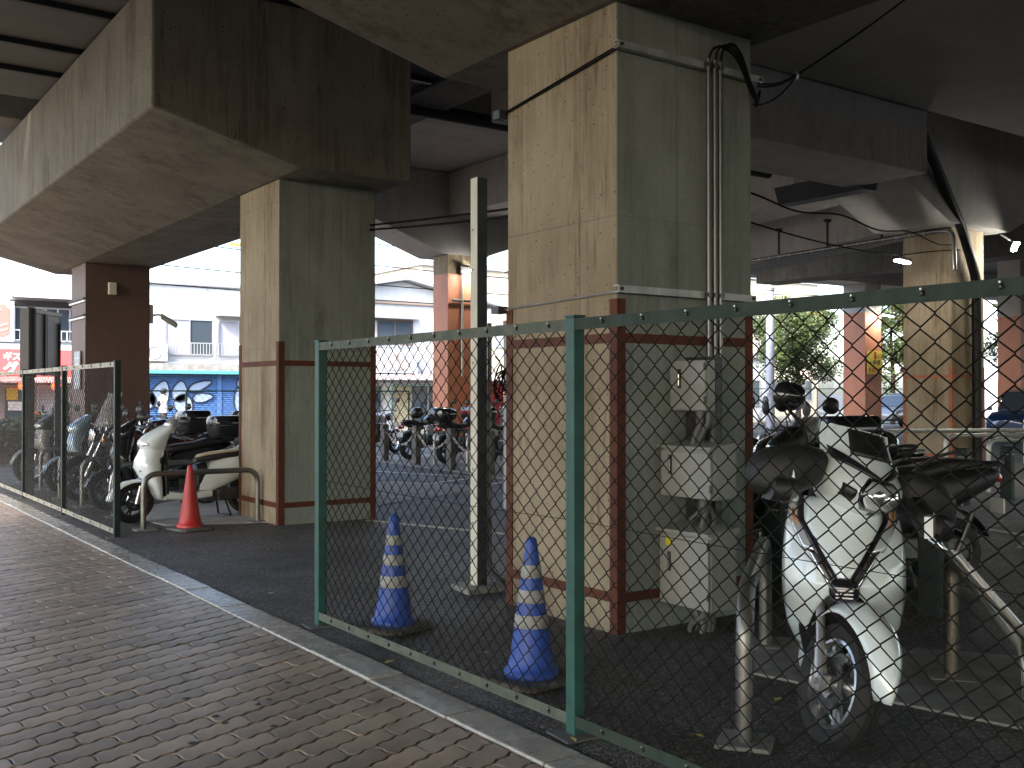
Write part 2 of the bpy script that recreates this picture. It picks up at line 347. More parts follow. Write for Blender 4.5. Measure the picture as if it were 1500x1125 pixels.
def arc(pts, rad, seg=5):
    """round the inner corners of a polyline"""
    P = [Vector(p) for p in pts]; out = [P[0]]
    for i in range(1, len(P) - 1):
        a = (P[i - 1] - P[i]); b = (P[i + 1] - P[i]); r = min(rad, a.length * .49, b.length * .49)
        p0 = P[i] + a.normalized() * r; p1 = P[i] + b.normalized() * r
        for k in range(seg + 1):
            t = k / seg; out.append(p0.lerp(P[i], t).lerp(P[i].lerp(p1, t), t))
    return out + [P[-1]]
def sag(a, b, d, n=12): 
    a = Vector(a); b = Vector(b)
    return [a.lerp(b, i / n) - Vector((0, 0, d * 4 * (i / n) * (1 - i / n))) for i in range(n + 1)]
# ================================================================ THE SETTING
def sheet(name, x0, x1, y0, y1, z, m, kind='structure', parent=None):
    o = MB().add([(x0, y0, z), (x1, y0, z), (x1, y1, z), (x0, y1, z)], [(0, 1, 2, 3)]).build(name, m, parent)
    if kind and parent is None: o['kind'] = kind
    return o
ground = sheet('ground', -900, 900, -900, 900, -0.07, M_STREET)
lot = sheet('parking_lot', 2.66, 60, -20, 27, 0.0, M_ASPH)
sidewalk = sheet('sidewalk', -2.6, 2.47, -8, 30, -0.02, M_JOINT)
MB().box(-34, -3.6, 7, 80, -.2, .0).build('bounce_paving', mat('tan bounce surface', (.42, .36, .27), .8, 0, (.36, .31, .24), 1.5, bump=.2))['kind'] = 'structure'  # unseen paving, added to bounce warm light onto the column faces
far_walk = MB().box(-40, 90, 35.2, 60, -0.2, 0.03).build('far_pavement', M_PAD); far_walk['kind'] = 'structure'

# ---- interlocking pavers with wavy edges, stepping bond
PL, PW, TH = 0.297, 0.1305, radians(22.5)
PU = Vector((cos(TH), sin(TH), 0)); PN = Vector((sin(TH), -cos(TH), 0))
def paver_outline(g=0.0048):
    wav = lambda s: 0.0066 * sin(2 * pi * s / (PL / 3) + .6)
    wv2 = lambda t: 0.011 * sin(2 * pi * t / PW + .3)
    top = [(s, wav(s)) for s in [PL * k / 12 for k in range(13)]]
    pts = []
    n = 12
    for k in range(n + 1): pts.append((PL * k / n, 0 + wav(PL * k / n), 0, 1))
    for k in range(1, 6): pts.append((PL + wv2(PW * k / 6) - wv2(0), PW * k / 6 + wav(PL) * (1 - k / 6) + wav(PL) * (k / 6), 1, 0))
    for k in range(n, -1, -1): pts.append((PL * k / n, PW + wav(PL * k / n), 0, -1))
    for k in range(5, 0, -1): pts.append((wv2(PW * k / 6) - wv2(0), PW * k / 6 + wav(0), -1, 0))
    out = []
    cx, cy = PL / 2, PW / 2
    for x, y, a, b in pts: out.append((x, y))
    # inset by g along polygon normals
    res = []; N_ = len(out)
    for i in range(N_):
        p0 = out[i - 1]; p1 = out[(i + 1) % N_]; tx, ty = p1[0] - p0[0], p1[1] - p0[1]; l = hypot(tx, ty) or 1
        nx, ny = -ty / l, tx / l
        res.append((out[i][0] + nx * g, out[i][1] + ny * g))
    return res
PO = paver_outline(); PO2 = paver_outline(0.0085)
XCUT = 2.457
def paver_geo(mb, ox, oy, z, tilt=(0, 0), clip=False):
    n = len(PO); base = Vector((ox, oy, 0)); vs = []
    for ring, dz in ((PO, -0.022), (PO, -0.003), (PO2, 0.0)):
        for x, y in ring:
            p = base + PU * x + PN * y
            vs.append((min(p.x, XCUT) if clip else p.x, p.y, z + dz + tilt[0] * (x - PL / 2) + tilt[1] * (y - PW / 2)))
    fs = []
    for r in range(2):
        for i in range(n): fs.append((r * n + i, r * n + (i + 1) % n, (r + 1) * n + (i + 1) % n, (r + 1) * n + i))
    fs.append(tuple(2 * n + i for i in range(n)))
    mb.add(vs, fs)
pm = MB(); paver_geo(pm, 0, 0, 0); PAVER_ME = pm.mesh('paver', M_PAVE)
cells = []
org = Vector((1.709, 4.853, 0))
for r in range(-260, 330):
    for k in range(-90, 110):
        p = org + PN * (r * PW) + PU * (k * PL + (r % 3) * PL / 3)
        c = p + PU * PL / 2 + PN * PW / 2
        if -2.5 < c.x < 2.62 and -1.5 < c.y < 27: cells.append((p, c))
fwd = Vector((sin(radians(35.348)), cos(radians(35.348)), 0)); rgt = Vector((fwd.y, -fwd.x, 0))
def inview(c):
    d = c.dot(fwd); 
    return c.x < 2.27 and d > 3.85 and abs(c.dot(rgt) / d) < 0.51
vis = sorted([x for x in cells if inview(x[1])], key=lambda x: x[1].dot(fwd))[:300]
keyset = {id(x) for x in vis}
for p, c in vis:
    o = bpy.data.objects.new('paver', PAVER_ME); COL.objects.link(o); o.parent = sidewalk
    o.location = (p.x, p.y, random.uniform(-.0012, .0018)); o.rotation_euler = (random.uniform(-.009, .009), random.uniform(-.007, .007), random.uniform(-.004, .004))
rest = MB()
for x in cells:
    if id(x) not in keyset: paver_geo(rest, x[0].x, x[0].y, random.uniform(-.001, .001), (random.uniform(-.008, .008), random.uniform(-.01, .01)), True)
ro = rest.build('paver_field', M_PAVE2, sidewalk); ro['kind'] = 'stuff'
# ---- kerb stones
kerb = sheet('kerb', 2.462, 2.668, -8, 30, -0.02, M_JOINT)
kb = MB().box(0, .196, 0, .728, -.1, .012).mesh('kerb_stone', M_KERB)
y = -6.26
while y < 29:
    o = bpy.data.objects.new('kerb_stone', kb); COL.objects.link(o); o.parent = kerb
    o.location = (2.466 + random.uniform(-.003, .003), y, random.uniform(-.003, .004)); y += .733
    md = o.modifiers.new('bevel', 'BEVEL'); md.width = .008; md.segments = 2

# ---- loose grit on the asphalt beside the kerb
gm = MB(); rr = random.Random(3)
for i in range(5200):
    t = rr.random() ** 1.6; yy = rr.uniform(2.2, 16); xx = 2.675 + abs(rr.gauss(0, .22)) if i % 3 else rr.uniform(2.7, 6)
    s = rr.uniform(.0018, .0062); a = rr.uniform(0, 6.28)
    vs = [(xx + s * cos(a + k * 2.09) * rr.uniform(.7, 1.3), yy + s * sin(a + k * 2.09) * rr.uniform(.7, 1.3), -.001) for k in range(3)] + [(xx + rr.uniform(-.3, .3) * s, yy + rr.uniform(-.3, .3) * s, s * rr.uniform(.7, 1.3))]
    gm.add(vs, [(0, 1, 3), (1, 2, 3), (2, 0, 3)])
go = gm.build('grit', mat('grit', (.13, .12, .11), .9, 0, (.045, .043, .04), 90)); tag(go, 'loose dark grit strewn on the asphalt beside the kerb', 'gravel', kind='stuff')

# ---- painted lines and cement pads of the lot
def strip(name, a, b, w, z, m):
    a = Vector((*a, 0)); b = Vector((*b, 0)); d = (b - a).normalized(); n = Vector((-d.y, d.x, 0)) * w / 2
    return MB().add([tuple(p + Vector((0, 0, z))) for p in (a - n, b - n, b + n, a + n)], [(0, 1, 2, 3)]).build(name, m, lot)
strip('painted_line', (6.0, 12.0), (11.2, 14.82), .12, .004, M_LINE)
strip('painted_line', (6.2, 13.4), (10.4, 15.3), .11, .0045, M_LINE)
strip('painted_line', (5.55, 10.75), (6.45, 8.1), .13, .004, M_LINEY)
strip('painted_line', (9.0, 17.9), (10.2, 14.6), .14, .004, M_LINE)
strip('painted_line', (11.2, 7.9), (10.2, 4.6), .12, .004, M_LINE)
strip('painted_line', (9.6, 5.2), (15.5, 7.4), .10, .0045, M_LINE)
strip('painted_line', (13, 20), (22, 15), .12, .004, M_LINE)
strip('painted_line', (26, 19), (40, 17.4), .12, .004, M_LINE)
strip('painted_line', (26, 22), (40, 20.4), .12, .0045, M_LINE)
def pad(poly, z=.006, m=M_PAD): return MB().prism(poly, 'z', -.03, z).build('cement_pad', m, lot)
pad([(4.15, 3.75), (4.5, 2.1), (5.75, 2.9), (4.85, 4.2)], .012)
pad([(3.5, 11.55), (4.6, 11.2), (9.2, 13.4), (8.4, 15.2), (5.9, 15.6), (3.4, 13.2)], .008, mat('pale cement pad', (.33, .33, .32), .85, 0, (.24, .24, .23), 4, bump=.3))
pad([(10.2, 14.0), (13.8, 13.0), (15.5, 21.6), (10.6, 21.6)], .008, mat('pale cement pad', (.33, .33, .32), .85))
pad([(10.9, 6.2), (16.2, 6.0), (17.4, 10.4), (11.4, 9.2)], .008)

# ================================================================ THE VIADUCT
def deckpart(name, mb, m=M_SLAB): 
    o = mb.build(name, m); o['kind'] = 'structure'; return o
deckpart('viaduct_deck', MB().box(-17.0, 62, -34, 9.62, 6.0, 7.6))  # unseen rear and -X ends of the decks are sized to shape the light
deckpart('viaduct_deck', MB().box(-3.2, 7.0, 9.66, 15.75, 5.62, 6.4), M_DECK_SHADE)
deckpart('viaduct_deck', MB().box(-3.2, 7.0, 15.8, 22.6, 6.45, 6.9), M_DECK_SHADE)
deckpart('viaduct_deck', MB().box(7.04, 62, 9.66, 23.5, 7.05, 7.6), M_BEAM_LIT)
deckpart('viaduct_deck', MB().box(26, 62, 23.54, 28.2, 7.1, 7.5))
def girder(name, mb, label, m=M_BEAM, bevel=.02):
    o = mb.build(name, m, bevel=bevel); return tag(o, label, 'beam')
g = MB()
for yy in (11.72, 13.18, 14.3): MB().box(-2.9, 7, yy - .035, yy + .035, 5.55, 5.618).build('deck_drip_rib', M_DKPIPE)['kind'] = 'structure'
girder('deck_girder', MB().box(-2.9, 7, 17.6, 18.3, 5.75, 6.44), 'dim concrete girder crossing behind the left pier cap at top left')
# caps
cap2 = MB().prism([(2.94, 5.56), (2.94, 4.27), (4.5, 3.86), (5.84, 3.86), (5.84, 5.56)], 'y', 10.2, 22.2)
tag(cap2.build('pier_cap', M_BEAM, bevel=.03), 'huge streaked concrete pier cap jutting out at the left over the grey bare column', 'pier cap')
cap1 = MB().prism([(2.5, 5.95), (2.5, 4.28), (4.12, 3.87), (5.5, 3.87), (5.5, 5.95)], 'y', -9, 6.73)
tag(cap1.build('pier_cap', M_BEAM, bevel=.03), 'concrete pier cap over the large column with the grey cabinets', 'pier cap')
# beams along X that meet the far frames
def xbeam(y0, y1, x0, x1, zb, zt, haunch=(), label=''):
    poly = [(x0, zt), (x0, zb)]
    for hx0, hx1, hz, run in haunch: poly += [(hx0 - run, zb), (hx0, hz), (hx1, hz), (hx1 + run, zb)]
    poly += [(x1, zb), (x1, zt)]
    return girder('frame_beam', MB().prism(poly, 'y', y0, y1), label, M_BEAM_LIT)
xbeam(11.36, 13.1, 15.32, 34, 5.71, 7.03, [(18.45, 20.6, 4.78, 2.1)], 'haunched concrete beam on the column with the slanting drain pipe')
xbeam(9.7, 11.2, 7.6, 15.1, 5.02, 6.9, [], 'deep dark concrete beam beyond the conduits of the big column')
xbeam(22.12, 23.4, 7.3, 24, 5.72, 7.03, [(13.62, 14.85, 4.98, 2.1)], 'haunched concrete beam on the orange column behind the tall steel post')
xbeam(26.5, 27.9, 22, 60, 6.06, 7.08, [], 'far concrete beam on the orange column with the yellow sign')
girder('frame_beam', MB().box(7.1, 7.9, 9.68, 22.1, 5.58, 7.03), 'concrete edge beam seen between the left pier cap and the big column')
girder('frame_beam', MB().box(13.73, 14.75, 13.2, 22.1, 5.92, 7.03), 'pale concrete beam running back to the orange column behind the steel post', M_BEAM_LIT)
def beam_ab(a, b, w, zb, zt, label):
    a = Vector((*a, 0)); b = Vector((*b, 0)); d = (b - a).normalized(); n = Vector((d.y, -d.x, 0)) * w
    v = [a, b, b + n, a + n]
    girder('frame_beam', MB().add([(p.x, p.y, zb) for p in v] + [(p.x, p.y, zt) for p in v], [(0, 1, 2, 3), (4, 5, 6, 7), (0, 1, 5, 4), (1, 2, 6, 5), (2, 3, 7, 6), (3, 0, 4, 7)]), label, M_BEAM_LIT)
beam_ab((19.6, 26.4), (17.4, 13.15), 1.15, 5.25, 6.6, 'upper concrete beam running back above the hung pipe at right')
beam_ab((25.2, 26.4), (20.6, 13.15), 1.2, 4.95, 6.4, 'lower concrete beam running back below the hung pipe at right')
girder('frame_beam', MB().box(30, 31.2, 11.4, 26.4, 5.6, 7.03), 'dark concrete beam beyond the right lamp')

# ---- columns
def column(name, x0, x1, y0, y1, h, label, mx, my, guard=M_RED, clad=None, clad_top=0, splits_x=(.34, .67), splits_y=(.34, .67), zs=(1.09, 2.56), gz=2.05, bands=(.22, 1.81), top=None):
    root = empty(name, ((x0 + x1) / 2, (y0 + y1) / 2, 0)); w = (x1 - x0) / 2; d = (y1 - y0) / 2
    MB().box(-w + .006, w - .006, -d + .006, d - .006, -.02, h).build('shaft', my, root)
    zz = [0] + list(zs) + [h - .002]; g = .0022
    def panels(axis, sgn, sp, m):
        L_ = d if axis == 'x' else w; e = [-L_ + .004] + [-L_ + 2 * L_ * s for s in sp] + [L_ - .004]
        for i in range(len(e) - 1):
            for j in range(len(zz) - 1):
                mm = m
                if clad: mm = clad if zz[j + 1] <= clad_top + .01 else (top or M_SLAB)
                a, b_, z0, z1 = e[i] + (g if i else 0), e[i + 1] - (g if i < len(e) - 2 else 0), zz[j] + (g if j else 0), zz[j + 1] - (g if j < len(zz) - 2 else 0)
                if axis == 'x': q = MB().box(*(sorted((sgn * (w - .007), sgn * w))), a, b_, z0, z1)
                else: q = MB().box(a, b_, *(sorted((sgn * (d - .007), sgn * d))), z0, z1)
                q.build('form_panel', mm, root)
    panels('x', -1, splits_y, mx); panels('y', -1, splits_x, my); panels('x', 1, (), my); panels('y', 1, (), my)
    if guard:
        t, gw = .008, .062
        for sx in (-1, 1):
            for sy in (-1, 1):
                q = MB(); X = sx * w; Y = sy * d
                poly = [(X + sx * t, Y + sy * t), (X + sx * t, Y - sy * gw), (X + sx * .0005, Y - sy * gw), (X + sx * .0005, Y + sy * .0005), (X - sx * gw, Y + sy * .0005), (X - sx * gw, Y + sy * t)]
                q.prism(poly, 'z', 0.0, gz).build('corner_guard', guard, root)
        for bz in bands:
            for s in (-1, 1):
                MB().box(-w + gw - .02, w - gw + .02, *sorted((s * (d + .0005), s * (d + .0075))), bz - .03, bz + .03).build('band', guard, root)
                MB().box(*sorted((s * (w + .0005), s * (w + .0075))), -d + gw - .02, d - gw + .02, bz - .03, bz + .03).build('band', guard, root)
    return tag(root, label, 'column')
main_col = column('concrete_column', 4.17, 5.37, 4.77, 5.93, 3.87, 'large streaked beige concrete column carrying three grey cabinets and conduits', M_CONC_WARM, M_CONC_SHADE, splits_x=(.42, .75), splits_y=(.31,), bands=(.22, 1.81))
column('concrete_column', 4.54, 5.74, 10.885, 12.085, 3.86, 'bare grey concrete column with red corner guards behind the red cone', M_CONC_WARM, M_CONC_SHADE, splits_x=(.30, .63), splits_y=(.33, .66), zs=(.95, 1.98, 3.62))
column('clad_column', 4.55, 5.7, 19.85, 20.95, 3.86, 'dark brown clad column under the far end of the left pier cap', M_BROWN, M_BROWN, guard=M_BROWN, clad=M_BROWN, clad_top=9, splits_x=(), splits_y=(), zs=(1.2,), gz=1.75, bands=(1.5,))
column('concrete_column', 18.97, 20.13, 11.67, 12.75, 4.8, 'beige concrete column with slanting black drain pipe at right', M_CONC_WARM, M_CONC_WARM, splits_x=(.4,), splits_y=(.3, .66), zs=(1.3, 4.4), gz=2.0, guard=mat('lit red oxide steel', (.36, .115, .05), .6, 0, (.26, .08, .04), 5))  # guard is red oxide steel with its lit orange look put into the colour
column('clad_column', 13.73, 14.79, 22.15, 22.86, 5.0, 'orange clad column behind the tall steel post', M_ORANGE, M_ORANGE, guard=M_ORANGE, clad=M_ORANGE, clad_top=4.5, splits_x=(.4,), splits_y=(), zs=(1.9, 3.3, 4.0, 4.5), gz=2.05, bands=(1.85,), top=M_CONC_WARM)
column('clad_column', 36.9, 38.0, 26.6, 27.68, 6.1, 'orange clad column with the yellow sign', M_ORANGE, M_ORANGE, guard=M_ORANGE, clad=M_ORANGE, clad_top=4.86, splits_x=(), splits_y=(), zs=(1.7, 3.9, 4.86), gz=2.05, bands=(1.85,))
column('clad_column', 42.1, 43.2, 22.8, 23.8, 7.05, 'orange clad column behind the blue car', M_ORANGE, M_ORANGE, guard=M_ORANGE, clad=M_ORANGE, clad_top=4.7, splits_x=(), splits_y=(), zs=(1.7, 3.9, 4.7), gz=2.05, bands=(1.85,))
# ================================================================ FENCES
FX = 2.81
def chainlink(mb, y0, y1, z0, z1, ph=.0965, pv=.0856, r=.0017, n=4, sagf=0.0):
    """woven zigzag wires in the plane x = 0, hooked round each other"""
    cols = int((y1 - y0) / (ph / 2)) ; rows = int((z1 - z0) / (pv / 2)); rnd = random.Random(11)
    for c in range(0, cols, 1):
        ya = y0 + c * ph / 2; pts = []
        for k in range(rows + 1):
            side = (k + c) % 2
            yy = ya + (ph / 2 + .0022 if side else -.0022)
            zz = z1 - k * pv / 2
            b = .006 * sin(ya * 3.1 + zz * 2) + .003 * sin(zz * 9 + ya * 7)
            xo = (.0024 if side else -.0024) + sagf * b
            for dz, t in ((.0045, .0), (0.0, 1), (-.0045, 0)):
                pts.append((xo * (1 if t else .4), yy + (0 if t else (-.0035 if side else .0035)) + rnd.uniform(-.0006, .0006), zz + dz))
        pts = pts[1:-1]
        mb.tube(pts, r, n, cap=False)
    return mb
def sq_post(h, w=.06): return MB().box(-w / 2, w / 2, -w / 2, w / 2, -.05, h)
def fence(name, ys, label, post_m, rail_m, wire_m, yend=None, bolt_dy=.245, wires=(.92,), r=.0029, low_m=None):
    root = empty(name, (FX, ys[0], 0)); y0 = ys[0]
    for yy in ys:
        p = sq_post(1.80).tf(Matrix.Translation((0, yy - y0, 0))).build('post', post_m, root, bevel=.005)
        MB().box(-.033, .033, -.033, .033, 1.80, 1.808).tf(Matrix.Translation((0, yy - y0, 0))).build('post_cap', post_m, p)
        MB().prism([(-.11, -.09), (.06, -.1), (.08, .07), (-.09, .09)], 'z', -.02, .008).tf(Matrix.Translation((0, yy - y0, 0))).build('footing', M_RUBBERB, root, bevel=.004)
    ya, yb = min(ys) - y0 + .032, max(ys) - y0 - .032
    segs = sorted(ys)
    for a, b in zip(segs[:-1], segs[1:]):
        rm = M_RAIL_LIT if (rail_m is M_RAIL and a > 3) else rail_m
        a, b = a - y0 + .031, b - y0 - .031
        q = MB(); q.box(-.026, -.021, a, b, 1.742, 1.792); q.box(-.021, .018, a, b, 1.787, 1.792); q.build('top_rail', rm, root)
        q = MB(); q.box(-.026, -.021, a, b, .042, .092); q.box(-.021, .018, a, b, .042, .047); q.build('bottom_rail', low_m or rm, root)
        yy = a + .12
        while yy < b:
            for zz in (1.768, .067):
                bm_ = MB().lathe([(.009, 0), (.009, -.004), (.005, -.009)], 6, (-.0262, yy, zz), 'x'); bm_.build('bolt', M_BLK, root)
                MB().lathe([(.0042, 0), (.0042, -.012)], 5, (-.0262, yy, zz + .013), 'x').build('bolt', M_GALV, root)
            yy += bolt_dy
        c = chainlink(MB(), a + .012, b - .012, .05, 1.752, r=r, sagf=1.0).build('chain_link_mesh', wire_m, root, smooth=60); c['kind'] = 'stuff'
        for wz in wires: MB().tube(sag((0.004, a, wz), (0.004, b, wz), .012, 8), .0016, 5).build('tension_wire', wire_m, root)
    return tag(root, label, 'fence')
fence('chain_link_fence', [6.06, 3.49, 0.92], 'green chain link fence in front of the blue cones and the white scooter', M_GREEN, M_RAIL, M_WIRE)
fence('chain_link_fence', [10.91, 13.3, 15.77, 18.25, 20.7], 'dark chain link fence in front of the row of scooters at left', M_DKPOST, M_RAILB, M_WIREF, bolt_dy=.4, wires=(.95, .5), r=.0026)
# short return fence beside the brown column
def small_fence(name, a, b, h, label, post_m, wire_m, n=2, d=.1):
    a = Vector((*a, 0)); b = Vector((*b, 0)); L_ = (b - a).length; root = empty(name, a, atan2((b - a).y, (b - a).x))
    for i in range(n + 1): MB().tube([(L_ * i / n, 0, -.05), (L_ * i / n, 0, h)], .025, 8).build('post', post_m, root, smooth=40)
    for zz in (h - .02, .06): MB().tube([(0, 0, zz), (L_, 0, zz)], .018, 8).build('rail', post_m, root, smooth=40)
    m = chainlink(MB(), 0.02, L_ - .02, .07, h - .04, ph=d, pv=d, r=.003, n=3).tf(Matrix.Rotation(-pi / 2, 4, 'Z')).build('chain_link_mesh', wire_m, root); m['kind'] = 'stuff'
    return tag(root, label, 'fence')
small_fence('street_fence', (5.9, 24.6), (14.0, 24.6), 1.55, 'thin green street fence beyond the scooters in front of blue shutters', M_GREEN, M_WIRE, 4, .16)
small_fence('street_fence', (17.0, 31.0), (27, 31.0), 1.75, 'green street fence beyond the parked bikes in front of gabled house', M_GREEN, M_WIRE, 5, .16)
small_fence('street_fence', (33.5, 31.5), (46, 28.5), 1.7, 'green street fence under the tree beyond the white scooter', M_GREEN, M_WIRE, 5, .16)

# ================================================================ THINGS ON THE MAIN COLUMN
CY = 4.77
def strut(x0, x1, z, label):
    root = empty('strut_channel', (x0, CY - .012, z)); L_ = x1 - x0
    q = MB(); q.box(0, L_, -.044, -.04, -.022, .022); q.box(0, L_, -.04, 0, .018, .022); q.box(0, L_, -.04, 0, -.022, -.018); q.build('channel', M_GALV, root)
    for x in (.03, L_ - .03): MB().lathe([(.012, 0), (.012, -.006)], 8, (x, -.0445, 0), 'y').build('bolt', M_BLK, root)
    return tag(root, label, 'bracket')
strut(4.13, 5.43, 3.592, 'upper steel strut channel across the big column')
strut(4.13, 5.36, 2.105, 'lower steel strut channel across the big column')
for i, x in enumerate((4.885, 4.942, 4.993)):
    root = empty('conduit', (x, CY - .075, 0))
    MB().tube([(0, 0, 1.6), (0, 0, 3.63)], .0155, 12).build('pipe', M_COND, root, smooth=40)
    for z in (2.105, 3.592): MB().box(-.024, .024, -.012, .012, z - .014, z + .014).build('clamp', M_DALU, root)
    tag(root, ['leftmost of the three steel conduits on the big column', 'middle one of the three steel conduits on the big column', 'rightmost of the three steel conduits on the big column'][i], 'conduit')
cb = empty('cable_bundle', (4.94, CY - .08, 3.63))
for i, dx in enumerate((-.055, -.05, 0, .004, .05, .055)):
    pts = [(dx, 0, 0), (dx + .01, -.01, .06 + .008 * i), (dx + .09, -.02, .10 + .01 * i), (.19 + .01 * i, -.02, .05 + .006 * i), (.27 + .008 * i, -.02, -.09), (.33 + .01 * i, -.012, -.17), (.40, 0.0, -.21 + .006 * i)]
    sp = []
    for k in range(len(pts) - 1):
        for t in (0, .34, .67): sp.append(Vector(pts[k]).lerp(Vector(pts[k + 1]), t))
    sp.append(Vector(pts[-1]))
    for _ in range(3): sp = [sp[0]] + [(sp[j - 1] + sp[j] * 2 + sp[j + 1]) / 4 for j in range(1, len(sp) - 1)] + [sp[-1]]
    MB().tube(sp, .0065, 6).build('cable', M_CABLE, cb, smooth=60)
MB().tube(arc([(.39, 0, -.2), (.46, .02, -.1), (.48, .05, -.16), (.42, .03, -.24), (.39, 0, -.2)], .04), .006, 6).build('cable', M_CABLE, cb, smooth=60)
tag(cb, 'black cables looping out of the conduit tops on the big column', 'cable')
sc_ = empty('span_cable', (5.43, 4.73, 3.57))
def rel(p, o): return tuple(Vector(p) - Vector(o))
O_ = (5.43, 4.73, 3.57)
for dz in (0, -.02): MB().tube([rel(p, O_) for p in sag((5.4, 4.73, 3.57 + dz), (6.24, 5.1, 3.87 + dz * .3), .03)] + [rel(p, O_) for p in sag((6.26, 5.11, 3.875), (9.6, 5.5, 5.98), .05)], .008, 6).build('cable', M_CABLE, sc_)
MB().tube([rel(p, O_) for p in sag((5.36, 4.74, 3.42), (6.24, 5.1, 3.86), .06)], .006, 6).build('cable', M_CABLE, sc_)
MB().lathe([(.012, -.03), (.02, 0), (.012, .03)], 8, rel((6.25, 5.1, 3.87), O_)).build('clamp', M_GALV, sc_)
tag(sc_, 'black cable strung from the big column up to the dark ceiling', 'cable')
wr = empty('wire_rope', (4.155, 4.75, 3.57))
for dz in (0, .018): MB().tube([(0, 0, dz), (0, 1.2, -.135 + dz * .4)], .0055, 6).build('rope', M_CABLE, wr)
MB().box(-.05, .02, 1.19, 1.27, -.17, -.11).build('bracket', M_TRIMD, wr); tag(wr, 'dark wire rope stretched across the sunny side of the big column near its top', 'rope')
wr = empty('wire_rope', (4.155, 4.75, 2.09)); MB().tube([(0, 0, 0), (0, 1.2, -.03)], .0075, 6).build('rope', M_GALV, wr)
MB().box(-.06, .02, 1.19, 1.28, -.06, -.01).build('bracket', M_TRIMD, wr); tag(wr, 'grey rod along the big column just above its red band', 'rope')

def cabinet(name, x0, x1, y0, y1, z0, z1, label, lid=True, shade=M_BOX, sticker=False):
    root = empty(name, ((x0 + x1) / 2, (y0 + y1) / 2, z0)); w = (x1 - x0) / 2; d = (y1 - y0) / 2; h = z1 - z0
    MB().box(-w + .012, w, -d, d, 0, h).build('body', shade, root, bevel=.006)
    dr = MB().box(-w - .012, -w + .008, -d + .004, d - .004, .006, h - (.03 if lid else .006)).build('door', shade, root, bevel=.005)
    MB().box(-w - .016, -w - .012, d - .105, d - .075, h * .45, h * .45 + .12).build('handle_plate', M_TRIMD, dr)
    MB().box(-w - .028, -w - .017, d - .097, d - .083, h * .45 + .015, h * .45 + .09).build('handle', M_CHR, dr, bevel=.003)
    for zz in (h * .15, h * .8): MB().box(-w - .016, -w - .008, -d - .004, -d + .012, zz, zz + .045).build('hinge', M_DALU, dr)
    if lid:
        MB().prism([(-w - .03, h - .012), (-w - .03, h + .004), (w + .015, h + .03), (w + .015, h - .012)], 'y', -d - .015, d + .015).build('rain_lid', shade, root, bevel=.003)
    if sticker: MB().box(-w - .0135, -w - .0125, d - .11, d - .06, h - .1, h - .05).build('warning_sticker', M_STICK, root)
    return tag(root, label, 'cabinet')
cabinet('wall_cabinet', 4.6, 4.675, 4.44, 4.75, 1.36, 1.675, 'small grey steel cabinet, topmost of three on the big column', False, mat('cabinet darker grey', (.30, .305, .29), .45, 0, (.25, .255, .24), 3))
cabinet('wall_cabinet', 4.52, 4.73, 4.32, 4.75, .83, 1.145, 'beige grey steel cabinet, middle one of three on the big column')
cabinet('wall_cabinet', 4.51, 4.74, 4.33, 4.75, .165, .63, 'large grey steel cabinet, lowest of three on the big column', sticker=True)
MB().box(4.74, 4.8, 4.5, 4.76, .12, 1.7).build('mounting_rail', M_DALU, None); o = bpy.data.objects['mounting_rail']; tag(o, 'dark steel rail holding the three cabinets off the big column', 'bracket')
for z0, z1, nm in ((1.145, 1.36, 'bundle of fat grey flexible hoses between the upper two cabinets'), (.63, .83, 'bundle of fat grey flexible hoses between the lower two cabinets'), (0, .17, 'bundle of fat hoses from the lowest cabinet into the ground')):
    root = empty('flexible_hoses', (4.65, 4.5, z0)); h = z1 - z0
    for i in range(5):
        a = random.uniform(-.05, .05); b = random.uniform(-.06, .06)
        pts = [(-.06 + .03 * i, a + .05, -.01), (-.06 + .03 * i + .01, a + .04, h * .3), (-.05 + .025 * i, b, h * .7), (-.05 + .025 * i, b, h + .01)]
        MB().tube(pts, .019, 10).build('hose', mat('grey hose', (.10, .105, .10), .5, bump=.3, bscale=90), root, smooth=50)
    tag(root, nm, 'hose')

# ---- tall galvanised post with its own conduit, cable coil and footing
tp = empty('tall_post', (4.3, 6.49, 0))
MB().box(-.045, .045, -.045, .045, 0, 3.09).build('post', mat('shaded steel post', (.07, .075, .08), .5, .3, (.05, .053, .056), 6), tp, bevel=.006)  # dark body: shade on the post's right face is put into the colour
MB().box(-.0475, -.0455, -.045, .045, 0, 3.09).build('lit_face', mat('lit post steel', (.58, .55, .44), .5, 0, (.45, .42, .33), 9, (1, 1, .3)), tp)  # bright strip: light on the post's left face is put into the colour
for z in (.5, .9, 1.7, 2.4, 2.7): MB().lathe([(.007, 0), (.007, -.003)], 8, (-.0478, .012, z), 'x').build('bolt_hole', M_BLK, tp)
MB().prism([(-.2, -.16), (.12, -.2), (.24, .05), (.1, .2), (-.15, .16)], 'z', -.02, .035).build('footing', M_PAD, tp, bevel=.01)
for dx, dy in ((.075, -.03), (.1, .01)): MB().tube(arc([(dx, dy, 2.0), (dx, dy, .12), (dx + .12, dy - .06, .03), (dx + .3, dy - .1, .02)], .08), .017, 8).build('conduit', M_PIPE, tp, smooth=40)
tag(tp, 'tall square steel post with pale lit face between the two bare concrete columns', 'post')
co = empty('cable_coil', (4.40, 6.42, 1.55))
for i in range(5):
    a = i * 1.1; pts = [(0.02 * sin(k * .7) + .01 * i, -.05 + .07 * cos(2 * pi * k / 14 + a) * (1 + .3 * sin(i)), .14 * sin(2 * pi * k / 14) * (1 - .12 * i)) for k in range(15)]
    MB().tube(pts, .006, 5).build('cable', M_CABLE, co, smooth=60)
